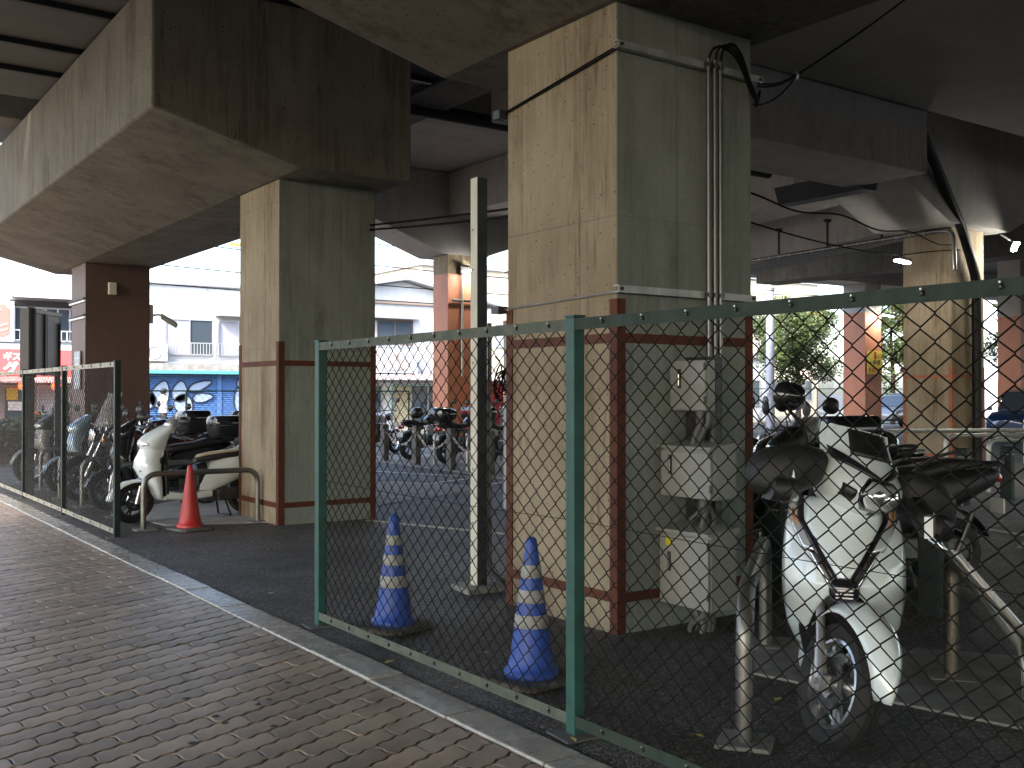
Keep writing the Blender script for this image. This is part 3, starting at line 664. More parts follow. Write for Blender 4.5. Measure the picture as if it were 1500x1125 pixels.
MB().tube([(0, 0, .2), (.05, -.06, .1), (.06, -.12, .16), (.02, -.05, .0), (.05, -.1, -.12), (.02, -.03, -.2)], .006, 5).build('cable', M_CABLE, co); tag(co, 'tangled coil of black cable hung on the tall steel post', 'cable')
bc = empty('back_cabinet', (5.0, 6.55, 0))
MB().box(-.3, .3, -.16, .2, .55, 2.0).build('body', M_BOX, bc, bevel=.01); MB().box(-.3, .3, -.17, .2, 2.002, 2.05).build('top_board', mat('timber board', (.3, .25, .17), .8), bc)
MB().box(-.27, .27, -.166, -.161, 1.3, 1.95).build('door', M_BOX, bc); MB().box(-.27, .27, -.166, -.161, .6, 1.2).build('door', M_BOX, bc)
for x in (-.27, .27): MB().box(x - .02, x + .02, -.1, -.06, 0, .55).build('leg', M_TRIMD, bc)
tag(bc, 'tall grey cabinet on legs half hidden behind the big column', 'cabinet')

# ================================================================ CONES
def cone(x, y, h, col, label, stripes=(), rz=0.0, base=.2, r0=.122, tilt=(0, 0), text=None):
    root = empty('traffic_cone', (x, y, 0), rz); root.rotation_euler = (tilt[0], tilt[1], rz)
    MB().add(*_slab(base)).build('base', M_RUBBERB, root, bevel=.008)
    z0 = .035; R = lambda z: r0 + (.026 - r0) * (z - z0) / (h - z0)
    prof = [(r0 * 1.14, z0 - .008), (r0 * 1.17, z0 + .02), (r0 * 1.1, z0 + .032), (r0 * .99, z0 + .045), (R(z0 + .1), z0 + .1)]
    zs = [z0 + .1 + (h - .02 - z0 - .1) * k / 10 for k in range(1, 11)]
    prof += [(R(z), z) for z in zs] + [(.022, h - .006), (.012, h), (.001, h + .001)]
    body = MB().lathe(prof, 28, cap=False).build('cone_body', col, root, smooth=50)
    for a, b in stripes: MB().lathe([(R(a) + .0006, a), (R(a) + .0022, a + .002), (R(b) + .0022, b - .002), (R(b) + .0006, b)], 28, cap=False).build('reflective_band', M_CONE_W, root, smooth=50)
    return tag(root, label, 'traffic cone')
def _slab(s, z=.034):
    c = .05; P = [(-s + c, -s), (s - c, -s), (s, -s + c), (s, s - c), (s - c, s), (-s + c, s), (-s, s - c), (-s, -s + c)]; n = 8
    return [(x, y, 0.004) for x, y in P] + [(x * .985, y * .985, z) for x, y in P], [tuple(range(7, -1, -1)), tuple(range(8, 16))] + [(i, (i + 1) % n, n + (i + 1) % n, n + i) for i in range(n)]
SB = ((.265, .335), (.40, .465), (.525, .585))
cone(3.15, 5.72, .715, M_CONE_B, 'blue and white striped cone, farther one behind the green fence', SB, .35)
cone(3.15, 4.27, .735, M_CONE_B, 'blue and white striped cone, nearer one beside the green fence post', ((.28, .345), (.405, .47), (.53, .595)), .1)
cone(3.62, 11.1, .70, M_CONE_R, 'plain red cone beside the white scooter at left', (), .2)
cone(37.6, 21.5, .72, M_CONE_O, 'small orange cone before the blue car, left one of two', (), 0, .19)
cone(39.5, 21.75, .72, M_CONE_O, 'small orange cone before the blue car, right one of two', ((.3, .42),), 0, .19)
rc = cone(10.2, 8.95, .75, M_CONE_R, 'red cone with white lettering just right of the big column', (), 0, .19)
def text_mesh(txt, size, m, parent, M, name='lettering', ext=.002, bold=0, ax='CENTER'):
    cu = bpy.data.curves.new(name, 'FONT'); cu.body = txt; cu.size = size; cu.extrude = ext; cu.align_x = ax; cu.align_y = 'CENTER'; cu.offset = bold; cu.resolution_u = 3
    tmp = bpy.data.objects.new(name, cu); COL.objects.link(tmp)
    dg = bpy.context.evaluated_depsgraph_get(); dg.update()
    me = bpy.data.meshes.new_from_object(tmp.evaluated_get(dg)); bpy.data.objects.remove(tmp)
    me.materials.clear(); me.materials.append(m); me.transform(M)
    o = bpy.data.objects.new(name, me); COL.objects.link(o)
    if parent is not None: o.parent = parent
    return o
for i, ch in enumerate('駐車禁止'):
    z = .50 - i * .1; r = .122 + (.026 - .122) * (z - .035) / .71
    text_mesh(ch, .075 - .002 * i, M_SIGNW, rc, Matrix.Rotation(radians(-40), 4, 'Z') @ Matrix.Translation((0, -r - .004, z)) @ Matrix.Rotation(radians(84), 4, 'X'))

# ================================================================ HOOPS, BOLLARDS, CHAINS
def hoop(x, y, L_, h, ang, r, label, m=M_PIPE, pads=True, rad=.16):
    root = empty('hoop_barrier', (x, y, 0), ang)
    MB().tube(arc([(0, 0, -.03), (0, 0, h), (L_, 0, h), (L_, 0, -.03)], rad, 8), r, 14).build('bent_pipe', m, root, smooth=60)
    if pads:
        for xx in (0, L_): MB().prism([(xx - .1, -.11), (xx + .12, -.12), (xx + .14, .1), (xx - .09, .12)], 'z', -.02, .016).build('footing', M_PAD, root, bevel=.006)
    return tag(root, label, 'barrier')
hoop(3.2, 11.35, 1.28, .60, 0, .03, 'steel hoop rail nearest the red cone at left')
hoop(3.25, 12.75, 2.1, .62, 0, .03, 'steel hoop rail just behind the white scooter at left')
hoop(3.2, 14.1, 2.1, .62, 0, .03, 'steel hoop rail third from the red cone at left')
hoop(3.2, 15.4, 2.1, .62, 0, .03, 'steel hoop rail fourth from the red cone at left')
hoop(3.25, 16.95, 2.1, .62, 0, .03, 'steel hoop rail behind the pale blue scooter')
hoop(3.3, 18.6, 2.1, .62, 0, .03, 'steel hoop rail beside the grey scooter at far left')
A38 = atan2(.62, .79)
hoop(3.31, 2.98, 1.75, .63, A38, .038, 'thick bent steel hoop left of the front white scooter', M_PIPE, rad=.26)
hoop(3.25, 1.72, 2.15, .64, A38, .038, 'thick golden lit steel hoop right of the front white scooter', M_GOLDTINT, rad=.12)
def bollard(x, y, h, label, m=M_DKPOST, w=.075):
    root = empty('bollard', (x, y, 0), .2)
    MB().box(-w, w, -w, w, -.03, h - .02).build('shaft', m, root, bevel=.012); MB().box(-w * .86, w * .86, -w * .86, w * .86, h - .02, h).build('cap', m, root, bevel=.008)
    MB().tube([(w * 1.1 * cos(t * .5), w * 1.1 * sin(t * .5), h - .12) for t in range(13)], .008, 6).build('ring', M_GALV, root)
    return tag(root, label, 'bollard')
M_BOLG = mat('weathered grey bollard', (.17, .165, .155), .7, 0, (.10, .098, .09), 6, bump=.3)
mids = [(10.78, 20.0), (10.70, 18.49), (10.52, 16.85), (10.44, 15.41)]
for i, (x, y) in enumerate(mids): bollard(x, y, .80, ['grey bollard farthest back before the parked bikes in the middle', 'grey bollard second farthest before the parked bikes in the middle', 'grey bollard second nearest before the parked bikes in the middle', 'grey bollard behind the tall steel post'][i], M_BOLG, .07)
bollard(12.71, 7.67, .76, 'dark bollard left of the two behind the front white scooter'); bollard(13.87, 7.71, .75, 'dark bollard right of the two behind the front white scooter')
bollard(6.27, 4.0, .75, 'black bollard close behind the right side of the front white scooter'); bollard(5.79, 4.9, .77, 'black bollard between the front white scooter and the big column')
def chain(a, b, d, label, m, r=.012):
    root = empty('barrier_chain', a); pts = [Vector(p) - Vector(a) for p in sag(a, b, d, 22)]
    q = MB()
    for i in range(22):
        p0, p1 = pts[i], pts[i + 1]; dr = (p1 - p0); c = (p0 + p1) / 2; u = dr.normalized(); s = u.cross(Vector((0, 0, 1))).normalized(); t = s if i % 2 else u.cross(s)
        ring = [c + u * (dr.length * .62 * cos(2 * pi * k / 8)) + t * (.022 * sin(2 * pi * k / 8)) for k in range(8)]
        q.tube(ring, r * .55, 5, close=True)
    q.build('chain_links', m, root, smooth=60)['kind'] = 'stuff'
    return tag(root, label, 'chain')
M_CHW = mat('white plastic chain', (.55, .54, .48), .5)
for i in range(3):
    a = (*mids[i], .70); b = (*mids[i + 1], .70); chain(a, b, .32, ['pale chain between the two farthest grey bollards', 'pale chain sagging between the middle grey bollards', 'pale chain running to the bollard behind the steel post'][i], M_CHW)
chain((12.71, 7.67, .66), (13.87, 7.71, .66), .3, 'dark chain sagging between the two bollards at right', M_DALU, .014)
chain((10.9, 8.6, .66), (12.71, 7.67, .66), .28, 'dark chain sagging left of the two bollards at right', M_DALU, .014)
hoop(10.6, 16.4, 2.2, .66, .3, .03, 'small steel hoop rail between the middle parked bikes, nearer one', M_GALV, False)
hoop(10.9, 18.1, 2.2, .66, .3, .03, 'small steel hoop rail between the middle parked bikes, farther one', M_GALV, False)
hoop(16.1, 11.2, 3.4, .80, -.45, .035, 'pale hoop rail at the foot of the column with the drain pipe, upper one', M_GALV, False)
hoop(15.1, 9.4, 4.4, .80, -.35, .035, 'pale hoop rail before the column with the drain pipe, middle one', M_GALV, False)
hoop(14.6, 8.4, 4.8, .78, -.32, .035, 'pale hoop rail before the column with the drain pipe, nearest one', M_GALV, False)
hoop(21.4, 11.5, 2.0, 1.0, -.5, .04, 'white hoop rail at the right edge beside the orange cones', M_SIGNW, False)
# ================================================================ SCOOTERS AND MOTORCYCLES  (local: x forward, y left, z up)
def ymirror(p): return (p[0], -p[1], p[2])
def steer_m(ang, head=(.40, 0, .85), rake=26):
    ax = Vector((-sin(radians(rake)), 0, cos(radians(rake)))); h = Matrix.Translation(head)
    return h @ Matrix.Rotation(ang, 4, ax) @ h.inverted()
I4 = Matrix.Identity(4)
def wheel(root, cx, R, w, M=I4, rim=M_ALU, spokes=5, disc=True, frac=.70, wire=False, ydisc=.045):
    c = (cx, 0, R); Rr = R * frac
    q = MB().lathe([(Rr + .012, -w * .32), (Rr + .012, -w * .22), (Rr - .004, -w * .1), (Rr - .004, w * .1), (Rr + .012, w * .22), (Rr + .012, w * .32), (Rr - .012, w * .36), (Rr - .022, w * .2), (Rr - .022, -w * .2), (Rr - .012, -w * .36), (Rr + .012, -w * .32)], 36, c, 'y', cap=False)
    q.lathe([(.035, -w * .6), (.04, -w * .3), (.04, w * .3), (.035, w * .6)], 14, c, 'y')
    if wire:
        for k in range(28):
            a = 2 * pi * k / 28; s = (-1) ** k
            q.tube([(cx + .035 * sin(a), s * w * .3, R + .035 * cos(a)), (cx + (Rr - .018) * sin(a + .25 * s), 0, R + (Rr - .018) * cos(a + .25 * s))], .0018, 4, cap=False)
    else:
        for k in range(spokes):
            a = 2 * pi * k / spokes + .3
            for da in (-.14, .14):
                q.bar((cx + .03 * sin(a), 0, R + .03 * cos(a)), (cx + (Rr - .015) * sin(a + da), 0, R + (Rr - .015) * cos(a + da)), .024, .016, (0, 1, 0))
    wo = q.tf(M).build('wheel', rim, root, smooth=35)
    prof = [(Rr, -w * .34), (Rr + (R - Rr) * .35, -w * .5), (Rr + (R - Rr) * .72, -w * .47), (R - .010, -w * .3), (R - .002, -w * .14), (R - .008, -w * .125), (R - .008, -w * .08), (R, -w * .06), (R, w * .06), (R - .008, w * .08), (R - .008, w * .125), (R - .002, w * .14), (R - .010, w * .3), (Rr + (R - Rr) * .72, w * .47), (Rr + (R - Rr) * .35, w * .5), (Rr, w * .34)]
    MB().lathe(prof, 40, c, 'y', cap=False).tf(M).build('tyre', M_RUB, wo, smooth=50)
    if disc:
        q = MB(); n = 30; r0, r1 = Rr * .36, Rr * .58; cc = (cx, ydisc, R)
        q.lathe([(r0, ydisc - .002), (r1, ydisc - .002), (r1, ydisc + .002), (r0, ydisc + .002), (r0, ydisc - .002)], n, (cx, 0, R), 'y', cap=False)
        q.tf(M).build('brake_disc', M_DALU, wo, smooth=30)
        MB().box(cx - .05, cx + .02, ydisc - .02, ydisc + .022, R + r1 - .045, R + r1 + .03).tf(Matrix.Translation((cx, 0, R)) @ Matrix.Rotation(radians(-60), 4, 'Y') @ Matrix.Translation((-cx, 0, -R))).tf(M).build('brake_caliper', M_GOLDTINT, wo, bevel=.006)
    return wo
def lx(secs, n=18, e=2.6): return [ell((x, y, z), a, b, 'x', n, e) for x, y, z, a, b in secs]
def lz(secs, n=18, e=2.6): return [ell((x, y, z), a, b, 'z', n, e) for x, y, z, a, b in secs]
def bars(root, M, xh, zh, w=.33, back=.1, mirror='round', mz=.2, grip=M_BLK, stalk=M_BLK, mo=None):
    hb = MB().tube(arc([(xh - back, w, zh - .02), (xh - back * .4, w * .6, zh + .01), (xh, 0, zh), (xh - back * .4, -w * .6, zh + .01), (xh - back, -w, zh - .02)], .06), .011, 8).tf(M).build('handlebar', M_BLK, root, smooth=50)
    for s in (-1, 1):
        MB().tube([(xh - back * .7, s * w * .72, zh), (xh - back - .03, s * (w + .07), zh - .03)], .017, 10).tf(M).build('grip', grip, hb, smooth=50)
        MB().tube([(xh - back * .5 + .05, s * w * .66, zh + .005), (xh - back + .055, s * (w + .05), zh - .03)], .006, 6).tf(M).build('lever', M_ALU, hb)
        if mirror:
            e = (xh - .02, s * (w + .04), zh + mz)
            m_ = MB().tube(arc([(xh - back * .5, s * w * .62, zh), (xh - .01, s * w * .75, zh + mz * .6), e], .05), .006, 6).tf(M).build('mirror_stalk', stalk, root, smooth=50)
            if mirror == 'round': q = MB().lathe([(.001, -.012), (.04, -.010), (.056, 0), (.057, .012), (.05, .018)], 18, (e[0], e[1], e[2] + .03), 'x')
            else: q = MB().loft([ell((e[0] + dx, e[1] + s * .02, e[2] + .03), a, b, 'x', 16, 3) for dx, a, b in ((-.02, .07, .045), (.0, .085, .055), (.03, .06, .035), (.045, .02, .012))])
            q.tf(M).build('mirror', mo or M_BLK, m_, smooth=50)
def topbox(root, x, z, w=.21, d=.2, h=.3, m=M_BLK, band=M_REDL, lid=M_BLKG):
    q = MB().loft([ell((x, 0, z + dz), a * w, a * d, 'z', 24, 5) for dz, a in ((0, .78), (.04, .92), (h * .55, 1.0))]).build('top_box', m, root, smooth=35)
    MB().loft([ell((x, 0, z + dz), a * w, a * d, 'z', 24, 5) for dz, a in ((h * .56, 1.01), (h * .62, 1.03), (h * .9, .98), (h * .98, .9), (h, .6))]).build('top_box_lid', lid, q, smooth=35)
    MB().loft([ell((x - dx, 0, z + h * .58), a, .025, 'x', 16, 5) for dx, a in ((d * 1.0, w * .7), (d * 1.05, w * .66))]).build('reflector', band, q)
    MB().box(x - .12, x + .16, -.07, .07, z - .03, z - .002).build('rack', M_BLK, root)

def scooter(loc, heading, label, body=M_WHITE2, seat=M_SEAT, steer=0.0, mirror='oval', box=False, screen=False, head=None, inner=M_BLK, scale=1.0, R=.245, tail=True, name='scooter', group=None, cub=False, lean=.0, basket=False, cover=None):
    root = empty(name, loc, heading); root.scale = (scale,) * 3; root.rotation_euler = (lean, 0, heading)
    M = steer_m(steer); fx, rx = .66, -.62
    wheel(root, fx, R, .10, M, M_DALU if not cub else M_CHR, 5, not cub, .70, wire=cub); wheel(root, rx, R, .11, I4, M_DALU if not cub else M_CHR, 5, False, .70, wire=cub)
    fk = MB()
    for s in (-1, 1): fk.tube([(.47, s * .07, .62), (fx - .02, s * .075, R + .16)], .016, 10).tube([(fx - .04, s * .075, R + .2), (fx, s * .075, R - .01)], .022, 10)
    fk.tf(M).build('fork', M_ALU, root, smooth=40)
    def fend(u, v):
        a = radians(8 + 112 * u); rr = R + .028 + .05 * max(0, .5 - u); y = (v - .5) * 2; hw = .07 - .05 * max(0, .4 - u)
        return (fx + (rr - .028 * y * y) * cos(a), y * hw, R + (rr - .028 * y * y) * sin(a))
    MB().grid(fend, 14, 8).tf(M).build('front_fender', body if not cub else M_GREYP, root, smooth=60, solid=.004)
    # front apron and leg shield
    MB().loft(lz([(.40, 0, .27, .10, .03), (.425, 0, .34, .165, .05), (.45, 0, .46, .195, .07), (.485, 0, .57, .205, .10), (.505, 0, .66, .20, .125), (.49, 0, .745, .19, .13), (.465, 0, .82, .165, .125), (.45, 0, .885, .14, .115), (.44, 0, .93, .125, .105)], 26, 2.3)).build('front_apron', body, root, smooth=45)
    for s in (-1, 1): MB().grid(lambda u, v, s=s: (.42 + .20 * v - .02 * u, s * (.185 - .11 * v + .012 * u), .60 + .085 * u * (1 - .5 * v) + .10 * (1 - v)), 4, 8).build('apron_slash', M_BLKG, root, smooth=60, solid=.008)
    MB().loft(lz([(.345, 0, .30, .15, .03), (.36, 0, .5, .175, .035), (.36, 0, .72, .155, .035), (.345, 0, .86, .09, .03)], 18, 3)).build('leg_shield', inner, root, smooth=45)
    for s in (-1, 1):
        ind = MB().loft([ell((.50, s * .115, .70), .012, .012, 'x', 10), ell((.53, s * .13, .69), .035, .045, 'x', 10), ell((.50, s * .16, .62), .028, .05, 'x', 10), ell((.46, s * .18, .55), .008, .02, 'x', 10)]).build('turn_signal', M_LENS, root, smooth=50)
    # head cowl with lamp
    hd = MB().loft(lz([(.45, 0, .87, .135, .115), (.46, 0, .915, .15, .13), (.455, 0, .975, .16, .135), (.415, 0, 1.03, .15, .115), (.36, 0, 1.085, .135, .085), (.315, 0, 1.13, .115, .05), (.295, 0, 1.155, .08, .025)], 26, 2.2)).tf(M).build('head_cowl', body if head is None else head, root, smooth=45)
    MB().loft([ell((x, 0, z), a, b, 'x', 18, 2.2) for x, z, a, b in ((.53, .95, .115, .048), (.565, .945, .105, .045), (.588, .94, .075, .033), (.595, .938, .02, .012))]).tf(M).build('headlight', M_LENS, hd, smooth=50)
    bars(root, M, .36, 1.035, .31, .11, mirror, .17)
    if screen:
        MB().grid(lambda u, v: (.46 - .16 * v - .10 * (2 * u - 1) ** 2, (u - .5) * .46 * (1 - .35 * v * v), 1.02 + .42 * v - .03 * (2 * u - 1) ** 2), 10, 8).tf(M).build('windscreen', M_SCREEN, root, smooth=60, solid=.004)
    # floor, rear body, seat
    MB().loft(lx([(-.14, 0, .30, .15, .055), (0, 0, .285, .17, .05), (.2, 0, .285, .17, .05), (.36, 0, .31, .15, .06)], 16, 4)).build('floorboard', body, root, smooth=40)
    MB().box(-.06, .33, -.13, .13, .336, .342).build('foot_mat', inner, root)
    MB().loft(lx([(-.99, 0, .76, .05, .035), (-.93, 0, .745, .10, .07), (-.76, 0, .70, .145, .115), (-.52, 0, .63, .168, .165), (-.30, 0, .555, .165, .20), (-.12, 0, .47, .15, .19), (-.02, 0, .42, .11, .15)], 20, 2.7)).build('rear_body', body, root, smooth=45)
    MB().loft(lx([(-.10, 0, .56, .13, .13), (.0, 0, .5, .12, .16), (.03, 0, .47, .08, .14)], 14, 3)).build('seat_front_panel', inner, root, smooth=40)
    st = MB().loft(lx([(-.86, 0, .825, .06, .02), (-.8, 0, .83, .115, .045), (-.6, 0, .82, .145, .06), (-.42, 0, .775, .148, .055), (-.2, 0, .755, .13, .055), (-.06, 0, .735, .09, .045), (-.01, 0, .715, .05, .025)], 18, 2.8)).build('seat', seat, root, smooth=45)
    if cover: MB().loft(lx([(-.85, 0, .842, .05, .012), (-.8, 0, .855, .10, .028), (-.6, 0, .85, .132, .036), (-.42, 0, .803, .135, .034), (-.2, 0, .783, .118, .034), (-.06, 0, .762, .08, .028), (-.02, 0, .735, .04, .012)], 18, 2.8)).build('seat_cover', cover, root, smooth=45)
    MB().tube(arc([(-.7, .13, .80), (-.98, .12, .84), (-1.02, 0, .845), (-.98, -.12, .84), (-.7, -.13, .80)], .06), .012, 8).build('grab_rail', M_BLK, root, smooth=50)
    tl = MB().loft(lx([(-.965, 0, .745, .075, .035), (-1.0, 0, .735, .06, .028), (-1.012, 0, .73, .03, .012)], 14, 3)).build('tail_light', M_REDL, root, smooth=50)
    MB().grid(lambda u, v: (rx - (R + .05) * cos(radians(20 + 70 * u)), (v - .5) * .13, R + (R + .05) * sin(radians(20 + 70 * u))), 8, 4).build('rear_fender', M_BLK, root, smooth=60, solid=.005)
    MB().box(-1.0, -.99, -.085, .085, .50, .60).build('number_plate', M_PLATE, root)
    en = MB().box(-.72, -.2, .05, .14, .2, .36); en.box(-.35, -.1, -.12, .1, .2, .38); en.build('engine', M_DALU, root, bevel=.02)
    MB().tube([(-.2, -.11, .24), (-.42, -.15, .26), (-.5, -.16, .28), (-.9, -.17, .36), (-.93, -.17, .365)], [.02, .02, .05, .055, .03], 14).build('muffler', M_BLK, root, smooth=40)
    MB().tube([(-.62, .15, .25), (-.74, .15, .52)], .018, 8).build('shock_absorber', M_CHR, root, smooth=40)
    MB().tube(arc([(-.3, .12, .2), (-.34, .16, .01), (-.34, -.16, .01), (-.3, -.12, .2)], .03), .012, 8).build('centre_stand', M_BLK, root, smooth=40)
    if box: topbox(root, -.88, .87)
    if basket:
        q = MB()
        for k in range(7):
            t = k / 6; q.tube([(.62, -.15 + .3 * t, .74), (.68, -.17 + .34 * t, .98)], .004, 4)
        for z in (.74, .82, .9, .98): q.tube([(.62 + (z - .74) * .25, -.16, z), (.62 + (z - .74) * .25, .16, z)], .004, 4)
        q.build('basket', M_BLK, root)
    return tag(root, label, 'scooter', group)

def motorcycle(loc, heading, label, tank=M_BLKG, seat=M_SEAT, steer=0.0, box=None, mirror='round', screen=False, fairing=None, R=.30, name='motorcycle', lean=.0, scale=1.0, wire=False, fender=M_BLK, round_box=False):
    root = empty(name, loc, heading); root.scale = (scale,) * 3; root.rotation_euler = (lean, 0, heading)
    M = steer_m(steer, (.46, 0, .9)); fx, rx = .74, -.66
    wheel(root, fx, R, .11, M, M_CHR if wire else M_DALU, 6, True, .72, wire=wire); wheel(root, rx, R, .13, I4, M_CHR if wire else M_DALU, 6, False, .70, wire=wire)
    fk = MB()
    for s in (-1, 1): fk.tube([(.42, s * .1, 1.0), (.60, s * .1, .62)], .02, 10).tube([(.58, s * .1, .66), (fx, s * .1, R)], .027, 10)
    fk.box(.40, .50, -.13, .13, .93, .96); fk.tf(M).build('fork', M_CHR if wire else M_ALU, root, smooth=40)
    MB().grid(lambda u, v: (fx + (R + .03 - .03 * (2 * v - 1) ** 2) * cos(radians(20 + 130 * u)), (v - .5) * .13, R + (R + .03 - .03 * (2 * v - 1) ** 2) * sin(radians(20 + 130 * u))), 12, 6).tf(M).build('front_fender', fender, root, smooth=60, solid=.004)
    MB().lathe([(.03, -.09), (.075, -.06), (.092, 0), (.09, .03)], 20, (.56, 0, .9), 'x').tf(M).build('headlight_shell', M_BLKG, root, smooth=50)
    MB().lathe([(.088, .03), (.08, .045), (.04, .056), (.005, .06)], 20, (.56, 0, .9), 'x').tf(M).build('headlight', M_LENS, root, smooth=50)
    for s in (-1, 1):
        MB().lathe([(.008, -.03), (.028, -.02), (.03, .01), (.012, .024)], 10, (.53, s * .2, .84), 'x').tf(M).build('turn_signal', M_AMB, root, smooth=50)
        MB().lathe([(.008, .03), (.028, .02), (.03, -.01), (.012, -.024)], 10, (-.86, s * .17, .70), 'x').build('turn_signal', M_AMB, root, smooth=50)
    bars(root, M, .40, 1.05, .34, .13, mirror, .2)
    MB().loft(lx([(.36, 0, .86, .05, .05), (.30, 0, .88, .12, .09), (.14, 0, .89, .15, .12), (-.04, 0, .86, .13, .10), (-.14, 0, .82, .08, .06)], 20, 2.4)).build('fuel_tank', tank, root, smooth=50)
    MB().lathe([(.035, 0), (.035, .012), (.01, .016)], 12, (.14, 0, 1.005)).build('fuel_cap', M_CHR, root)
    MB().loft(lx([(-.10, 0, .80, .09, .035), (-.25, 0, .79, .13, .045), (-.45, 0, .80, .14, .05), (-.62, 0, .84, .12, .05), (-.82, 0, .86, .10, .035), (-.88, 0, .865, .06, .02)], 18, 3)).build('seat', seat, root, smooth=45)
    MB().loft(lx([(-.3, 0, .71, .10, .06), (-.55, 0, .735, .10, .065), (-.8, 0, .79, .085, .05), (-.95, 0, .82, .05, .03)], 16, 3)).build('tail_cowl', tank, root, smooth=45)
    en = MB(); en.box(-.18, .22, -.15, .15, .30, .52); en.lathe([(.10, -.18), (.11, -.15), (.11, .15), (.10, .18)], 18, (-.05, 0, .42), 'y')
    for k in range(6): en.box(.05, .27, -.12 + .0, .12, .52 + k * .035, .535 + k * .035)
    en.box(.08, .24, -.09, .09, .52, .75); en.build('engine', M_DALU, root, bevel=.008)
    fr = MB()
    for s in (-1, 1):
        fr.tube(arc([(.40, s * .03, .86), (.28, s * .07, .35), (-.2, s * .10, .27), (-.28, s * .10, .72)], .08), .018, 8); fr.tube([(-.22, s * .11, .40), (rx, s * .09, R)], .022, 8); fr.tube([(-.42, s * .12, .72), (-.6, s * .12, .36)], .025, 10)
    fr.build('frame', M_BLK, root, smooth=50)
    MB().tube(arc([(.26, -.06, .56), (.36, -.1, .36), (.1, -.15, .25), (-.3, -.17, .27), (-.4, -.18, .29)], .08), .02, 10).build('exhaust_pipe', M_CHR, root, smooth=50)
    MB().tube([(-.38, -.18, .28), (-.45, -.185, .3), (-.82, -.2, .40), (-.9, -.2, .42)], [.02, .048, .052, .03], 16).build('muffler', M_CHR if wire else M_DALU, root, smooth=45)
    MB().grid(lambda u, v: (rx - (R + .04) * cos(radians(25 + 90 * u)), (v - .5) * .15, R + (R + .04) * sin(radians(25 + 90 * u))), 10, 4).build('rear_fender', M_BLK, root, smooth=60, solid=.005)
    MB().loft(lx([(-.94, 0, .74, .07, .05), (-.985, 0, .735, .065, .045), (-1.0, 0, .73, .03, .02)], 14, 3)).build('tail_light', M_REDL, root, smooth=50)
    MB().box(-1.012, -1.002, -.09, .09, .51, .62).build('number_plate', M_PLATE, root)
    MB().tube([(-.1, .12, .3), (-.16, .3, .01)], .012, 8).build('side_stand', M_BLK, root)
    if fairing: MB().loft(lz([(.5, 0, .62, .10, .07), (.52, 0, .75, .19, .12), (.52, 0, .9, .2, .14), (.46, 0, 1.02, .17, .12), (.40, 0, 1.08, .12, .06)], 20, 2.6)).tf(M).build('fairing', fairing, root, smooth=45)
    if screen:
        MB().grid(lambda u, v: (.56 - .2 * v - .12 * (2 * u - 1) ** 2, (u - .5) * .44 * (1 - .3 * v * v), 1.0 + .48 * v), 10, 8).tf(M).build('windscreen', M_SCREEN, root, smooth=60, solid=.004)
    if box:
        if round_box:
            q = MB().loft([ell((x, 0, 1.04), a, b, 'x', 26, 2.6) for x, a, b in ((-1.08, .10, .07), (-1.05, .2, .13), (-.95, .225, .15), (-.75, .225, .15), (-.62, .2, .13), (-.58, .12, .08))]).build('top_box', box, root, smooth=50)
            MB().box(-1.0, -.6, -.08, .08, .86, .90).build('rack', M_BLK, root)
        else: topbox(root, -.84, .9, .25, .21, .32, box)
    return tag(root, label, 'motorcycle')

W_ = pi   # facing -X, toward the fence
scooter((4.02, 12.15, 0), W_ + .12, 'white scooter with cream seat beside the red cone', M_WHITE, M_SEAT, .25, 'oval', lean=.05, head=M_WHITE, cover=M_SEATB).scale = (1.12, 1.0, .95)
scooter((4.05, 13.6, 0), W_ + .05, 'black scooter with wide black top box right behind the white one at left', M_BLKG, M_SEAT, -.1, 'oval', True, lean=.04)
motorcycle((4.1, 14.9, 0), W_ + .05, 'maroon motorcycle with tall clear windscreen and black top box in the left row', M_MAROON, M_SEAT, .15, M_BLK, 'oval', True, lean=.05, fairing=None)
scooter((4.1, 16.3, 0), W_ - .05, 'pale blue scooter with upswept mirrors in the left row', M_SBLUE, M_SEAT, .2, 'oval', lean=.05, R=.26, inner=M_BLK)
scooter((4.0, 18.2, 0), W_ + .1, 'grey delivery scooter at the far left end of the row', M_GREYP, M_SEAT, .1, 'round', lean=.05, cub=True, R=.29, head=M_BLK, basket=True)
scooter((5.9, 17.6, 0), W_ + .1, 'dark scooter with black top box behind the tall windscreen', M_GREYP, M_SEAT, 0, 'oval', True, lean=.04)
# the bikes in the middle, tails towards us
motorcycle((11.6, 22.2, 0), .25, 'chrome wire wheeled motorcycle at the edge of the grey column', M_SILV, M_SEAT, .3, None, 'round', False, lean=.06, wire=True, fender=M_CHR)
motorcycle((12.1, 20.4, 0), .35, 'black motorcycle with a dark helmet on its tail in the middle', M_BLKG, M_SEAT, .2, None, 'round', False, lean=.06)
motorcycle((12.0, 18.55, 0), .25, 'black motorcycle with rounded top box and red tail light in the middle', M_BLKG, M_SEAT, .2, M_BLKG, 'round', False, lean=.06, round_box=True)
motorcycle((11.95, 17.0, 0), .25, 'white and black motorcycle with square top box beside the tall steel post', M_WHITE2, M_SEAT, .2, M_BLK, 'round', False, lean=.05)
motorcycle((13.6, 18.2, 0), .3, 'dark motorcycle in the second rank behind the rounded top box', M_BLKG, M_SEAT, .2, None, 'round', False, lean=.05)
scooter((13.8, 20.2, 0), .3, 'silver scooter in the second rank before the orange column', M_SILV, M_SEAT, .2, 'oval', True, lean=.05)
scooter((11.7, 15.5, 0), .25, 'dark scooter nearest the tall steel post in the middle rank', M_BLKG, M_SEAT, .2, 'oval', False, True, lean=.05)
motorcycle((5.9, 19.2, 0), W_ + .1, 'black motorcycle with round mirrors in front of the brown column', M_BLKG, M_SEAT, .1, None, 'round', False, lean=.05)
